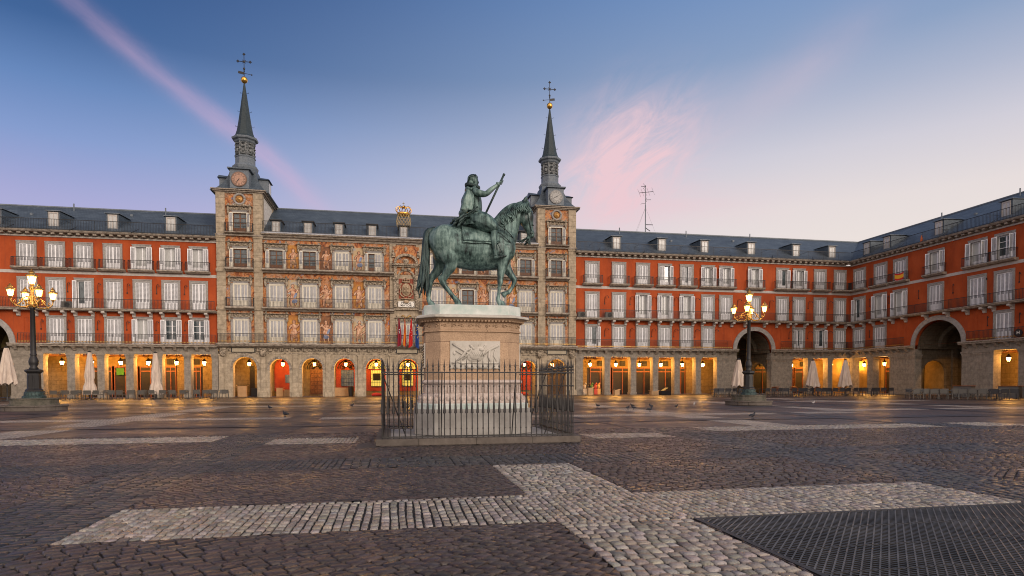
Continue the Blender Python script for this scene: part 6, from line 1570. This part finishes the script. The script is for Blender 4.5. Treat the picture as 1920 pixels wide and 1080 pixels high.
m.build('mesh', noisy('grate_steel', (.04,.037,.035), (.13,.12,.11), 2.2, .36, .3, .004, metal=.6), gr)
m = MB(); m.quad((2.96,-68,-.0135),(9.6,-68,-.0135),(9.6,-62.22,-.0135),(2.96,-62.22,-.0135)); o = m.build('painted_pit_dark', BLACK, gr, loc=(-6.2,64.6,0))  # flat black sheet close under the mesh, painting the darkness of a deep pit
dn = empty('drain_grating', (1.9,-54.5,0)); tag(dn, 'narrow slotted iron drain running along the front of the fence', 'drain')
m = MB(); m.box(-2.25,2.3,-.12,-.10,-.02,.006); m.box(-2.25,2.3,.06,.08,-.02,.006)
for k in range(130): m.box(-2.25+k*.035, -2.25+k*.035+.014, -.10, .06, -.02, .005)
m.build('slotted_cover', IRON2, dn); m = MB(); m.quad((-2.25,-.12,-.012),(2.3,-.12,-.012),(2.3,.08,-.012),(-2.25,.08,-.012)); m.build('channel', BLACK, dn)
hc = tag(MB().box(-.42,.0,-.65,.45,-.02,.008).build('hatch_cover', IRON2, None, loc=(-.42,-53.95,0)), 'flat dark hatch cover beside the left front corner of the fence', 'hatch')

# ------------------------------------------------------------------ sky, sun, camera
w = bpy.data.worlds.new('World'); scene.world = w; w.use_nodes = True
nt = w.node_tree; bg = nt.nodes['Background']
class W_(N):
    def __init__(self): self.t = nt
g = W_()
tc = g.n('TexCoord').outputs['Generated']; s = g.n('SeparateXYZ'); g.l(tc, s.inputs[0]); X_, Y_, Z_ = s.outputs
el = Z_
hyp = g.math('SQRT', g.math('ADD', g.math('MULTIPLY', X_, X_), g.math('MULTIPLY', Y_, Y_)))
az = g.math('DIVIDE', X_, g.math('MAXIMUM', hyp, .001))
azf = g.n('MapRange', **{'From Min': -.52, 'From Max': .66}); g.l(az, azf.inputs[0]); azf.interpolation_type = 'SMOOTHSTEP'
def srgb(h): 
    c = [int(h[i:i+2],16)/255 for i in (0,2,4)]; return tuple((v/12.92 if v <= .04045 else ((v+.055)/1.055)**2.4) for v in c)
rl = g.ramp(el, [(.0,srgb('cfcbe2')),(.17,srgb('c0bbde')),(.24,srgb('abadda')),(.31,srgb('879fd2')),(.37,srgb('688ac0')),(.43,srgb('41669c')),(.52,srgb('2e5188')),(.75,srgb('1d3c68'))])
rr = g.ramp(el, [(.0,srgb('f6ebe2')),(.18,srgb('f2e7e1')),(.25,srgb('ece2e1')),(.32,srgb('d6d3de')),(.38,srgb('b4bcd3')),(.44,srgb('90a6c9')),(.52,srgb('7897c6')),(.75,srgb('4268a0'))])
sky = g.mix(azf.outputs[0], rl, rr)
# pink clouds, laid out on a plane of sky direction north of the square
inv = g.math('DIVIDE', 1.0, g.math('MAXIMUM', Y_, .05)); U_ = g.math('MULTIPLY', X_, inv); V_ = g.math('MULTIPLY', Z_, inv)
front = g.n('MapRange', **{'From Min': .1, 'From Max': .3}); g.l(Y_, front.inputs[0])
def rot(cx, cy, ang):                      # coordinates along / across a streak
    c, s_ = math.cos(ang), math.sin(ang)
    du = g.math('SUBTRACT', U_, cx); dv = g.math('SUBTRACT', V_, cy)
    return g.math('ADD', g.math('MULTIPLY', du, c), g.math('MULTIPLY', dv, s_)), g.math('SUBTRACT', g.math('MULTIPLY', dv, c), g.math('MULTIPLY', du, s_))
def gauss(x, w_): return g.math('EXPONENT', g.math('MULTIPLY', g.math('MULTIPLY', x, x), -1/(w_*w_)))
def nz(a, b, sa, sb, off, detail=6, rough=.62, dist=0):
    c = g.n('CombineXYZ'); g.l(g.math('MULTIPLY', a, sa), c.inputs[0]); g.l(g.math('MULTIPLY', b, sb), c.inputs[1]); c.inputs[2].default_value = off
    return g.noise(c.outputs[0], 1.0, detail, rough, dist).outputs['Fac']
a1, b1 = rot(-.265, .402, math.atan2(-.28, .344))
n1 = nz(a1, b1, 5, 32, 3.1); n1b = nz(a1, b1, 3, 5, 8.)
b1w = g.math('ADD', b1, g.math('MULTIPLY', g.math('SUBTRACT', n1b, .5), .05))
wid = g.math('MULTIPLY', gauss(b1w, .0135), g.math('ADD', .05, g.math('MULTIPLY', n1, 1.0)))
fade = g.n('MapRange', **{'From Min': -.30, 'From Max': .08}); g.l(a1, fade.inputs[0]); f2 = g.n('MapRange', **{'From Min': .26, 'From Max': .14}); g.l(a1, f2.inputs[0])
st1 = g.math('MULTIPLY', g.math('MULTIPLY', wid, g.math('ADD', .35, g.math('MULTIPLY', fade.outputs[0], .65))), f2.outputs[0])
a2, b2 = rot(.395, .372, math.atan2(.19, .24))
n2 = nz(a2, b2, 8, 22, 5.5, 9, .68, .9); n2b = nz(a2, b2, 2.2, 4, 1.7, 4)
m2 = g.math('MULTIPLY', gauss(g.math('ADD', b2, g.math('MULTIPLY', g.math('SUBTRACT', n2b, .5), .10)), .075), gauss(a2, .125))
st2 = g.math('MULTIPLY', m2, g.math('SUBTRACT', g.math('MULTIPLY', n2, 4.6), 1.4))
a3, b3 = rot(.72, .56, math.atan2(.22, .30)); n3 = nz(a3, b3, 4, 13, 2.2, 7)
st3 = g.math('MULTIPLY', g.math('MULTIPLY', gauss(b3, .045), gauss(a3, .18)), g.math('MULTIPLY', n3, .38))
a4, b4 = rot(.46, .305, .10); n4 = nz(a4, b4, 3, 26, 4.2, 7); st4 = g.math('MULTIPLY', g.math('MULTIPLY', gauss(b4, .035), gauss(a4, .22)), g.math('MULTIPLY', n4, .8))
sky = g.mix(g.math('MULTIPLY', g.math('MULTIPLY', st1, .72), front.outputs[0]), sky, srgb('e3b9d6'))
tot = g.n('Clamp'); g.l(g.math('MULTIPLY', g.math('ADD', st2, g.math('ADD', st3, st4)), front.outputs[0]), tot.inputs[0])
sky = g.mix(g.math('MULTIPLY', tot.outputs[0], .92), sky, srgb('f4cfd6'))
# the part of the sky behind the photographer: the bright dawn side
back = g.n('MapRange', **{'From Min': .25, 'From Max': -.7}); g.l(Y_, back.inputs[0]); back.interpolation_type = 'SMOOTHSTEP'
sky = g.mix(back.outputs[0], sky, (1.55,1.30,1.16))
up = g.n('MapRange', **{'From Min': -.05, 'From Max': .02}); g.l(Z_, up.inputs[0])
sky = g.mix(up.outputs[0], (.10,.085,.08), sky)
nish = g.n('TexSky'); nish.sky_type = 'NISHITA'; nish.sun_disc = False; nish.sun_elevation = math.radians(9); nish.sun_rotation = math.radians(150)
ns = g.mix(1.0, nish.outputs[0], (.05,.05,.05), 'MULTIPLY')
fin = g.mix(.06, sky, ns)
g.l(fin, bg.inputs['Color']); bg.inputs['Strength'].default_value = 1.0
su = bpy.data.lights.new('sun', 'SUN'); su.energy = 1.5; su.angle = math.radians(18); su.color = (1,.86,.74)
so = bpy.data.objects.new('sun', su); COL.objects.link(so)
az_, el_ = math.radians(150), math.radians(16)   # the glow comes from behind and to the right
dirv = Vector((math.sin(az_)*math.cos(el_), math.cos(az_)*math.cos(el_), math.sin(el_)))
so.rotation_euler = dirv.to_track_quat('Z', 'Y').to_euler()

cam = bpy.data.cameras.new('camera'); co_ = bpy.data.objects.new('camera', cam); COL.objects.link(co_); scene.camera = co_
yaw, pitch, roll, f_ = .188814815, -.025421024, -.00254721708, 1150.16374
fw = Vector((math.sin(yaw)*math.cos(pitch), math.cos(yaw)*math.cos(pitch), math.sin(pitch))); rt = Vector((math.cos(yaw), -math.sin(yaw), 0)); upv = rt.cross(fw)
rt2 = rt*math.cos(roll)+upv*math.sin(roll); up2 = -rt*math.sin(roll)+upv*math.cos(roll)
co_.matrix_world = Matrix(((rt2.x,up2.x,-fw.x,0),(rt2.y,up2.y,-fw.y,-68.0),(rt2.z,up2.z,-fw.z,1.38213634),(0,0,0,1)))
cam.sensor_width = 36; cam.lens = f_/1920*36; cam.shift_x = -(959.907680-960)/1920; cam.shift_y = (747.854796-540)/1920
cam.clip_start = .1; cam.clip_end = 2000
scene.cycles.max_bounces = 6; scene.cycles.diffuse_bounces = 3; scene.cycles.glossy_bounces = 2; scene.cycles.transparent_max_bounces = 8
scene.cycles.sample_clamp_indirect = 4.0
scene.cycles.use_denoising = True; scene.cycles.denoising_prefilter = 'ACCURATE'; scene.cycles.filter_width = 1.05
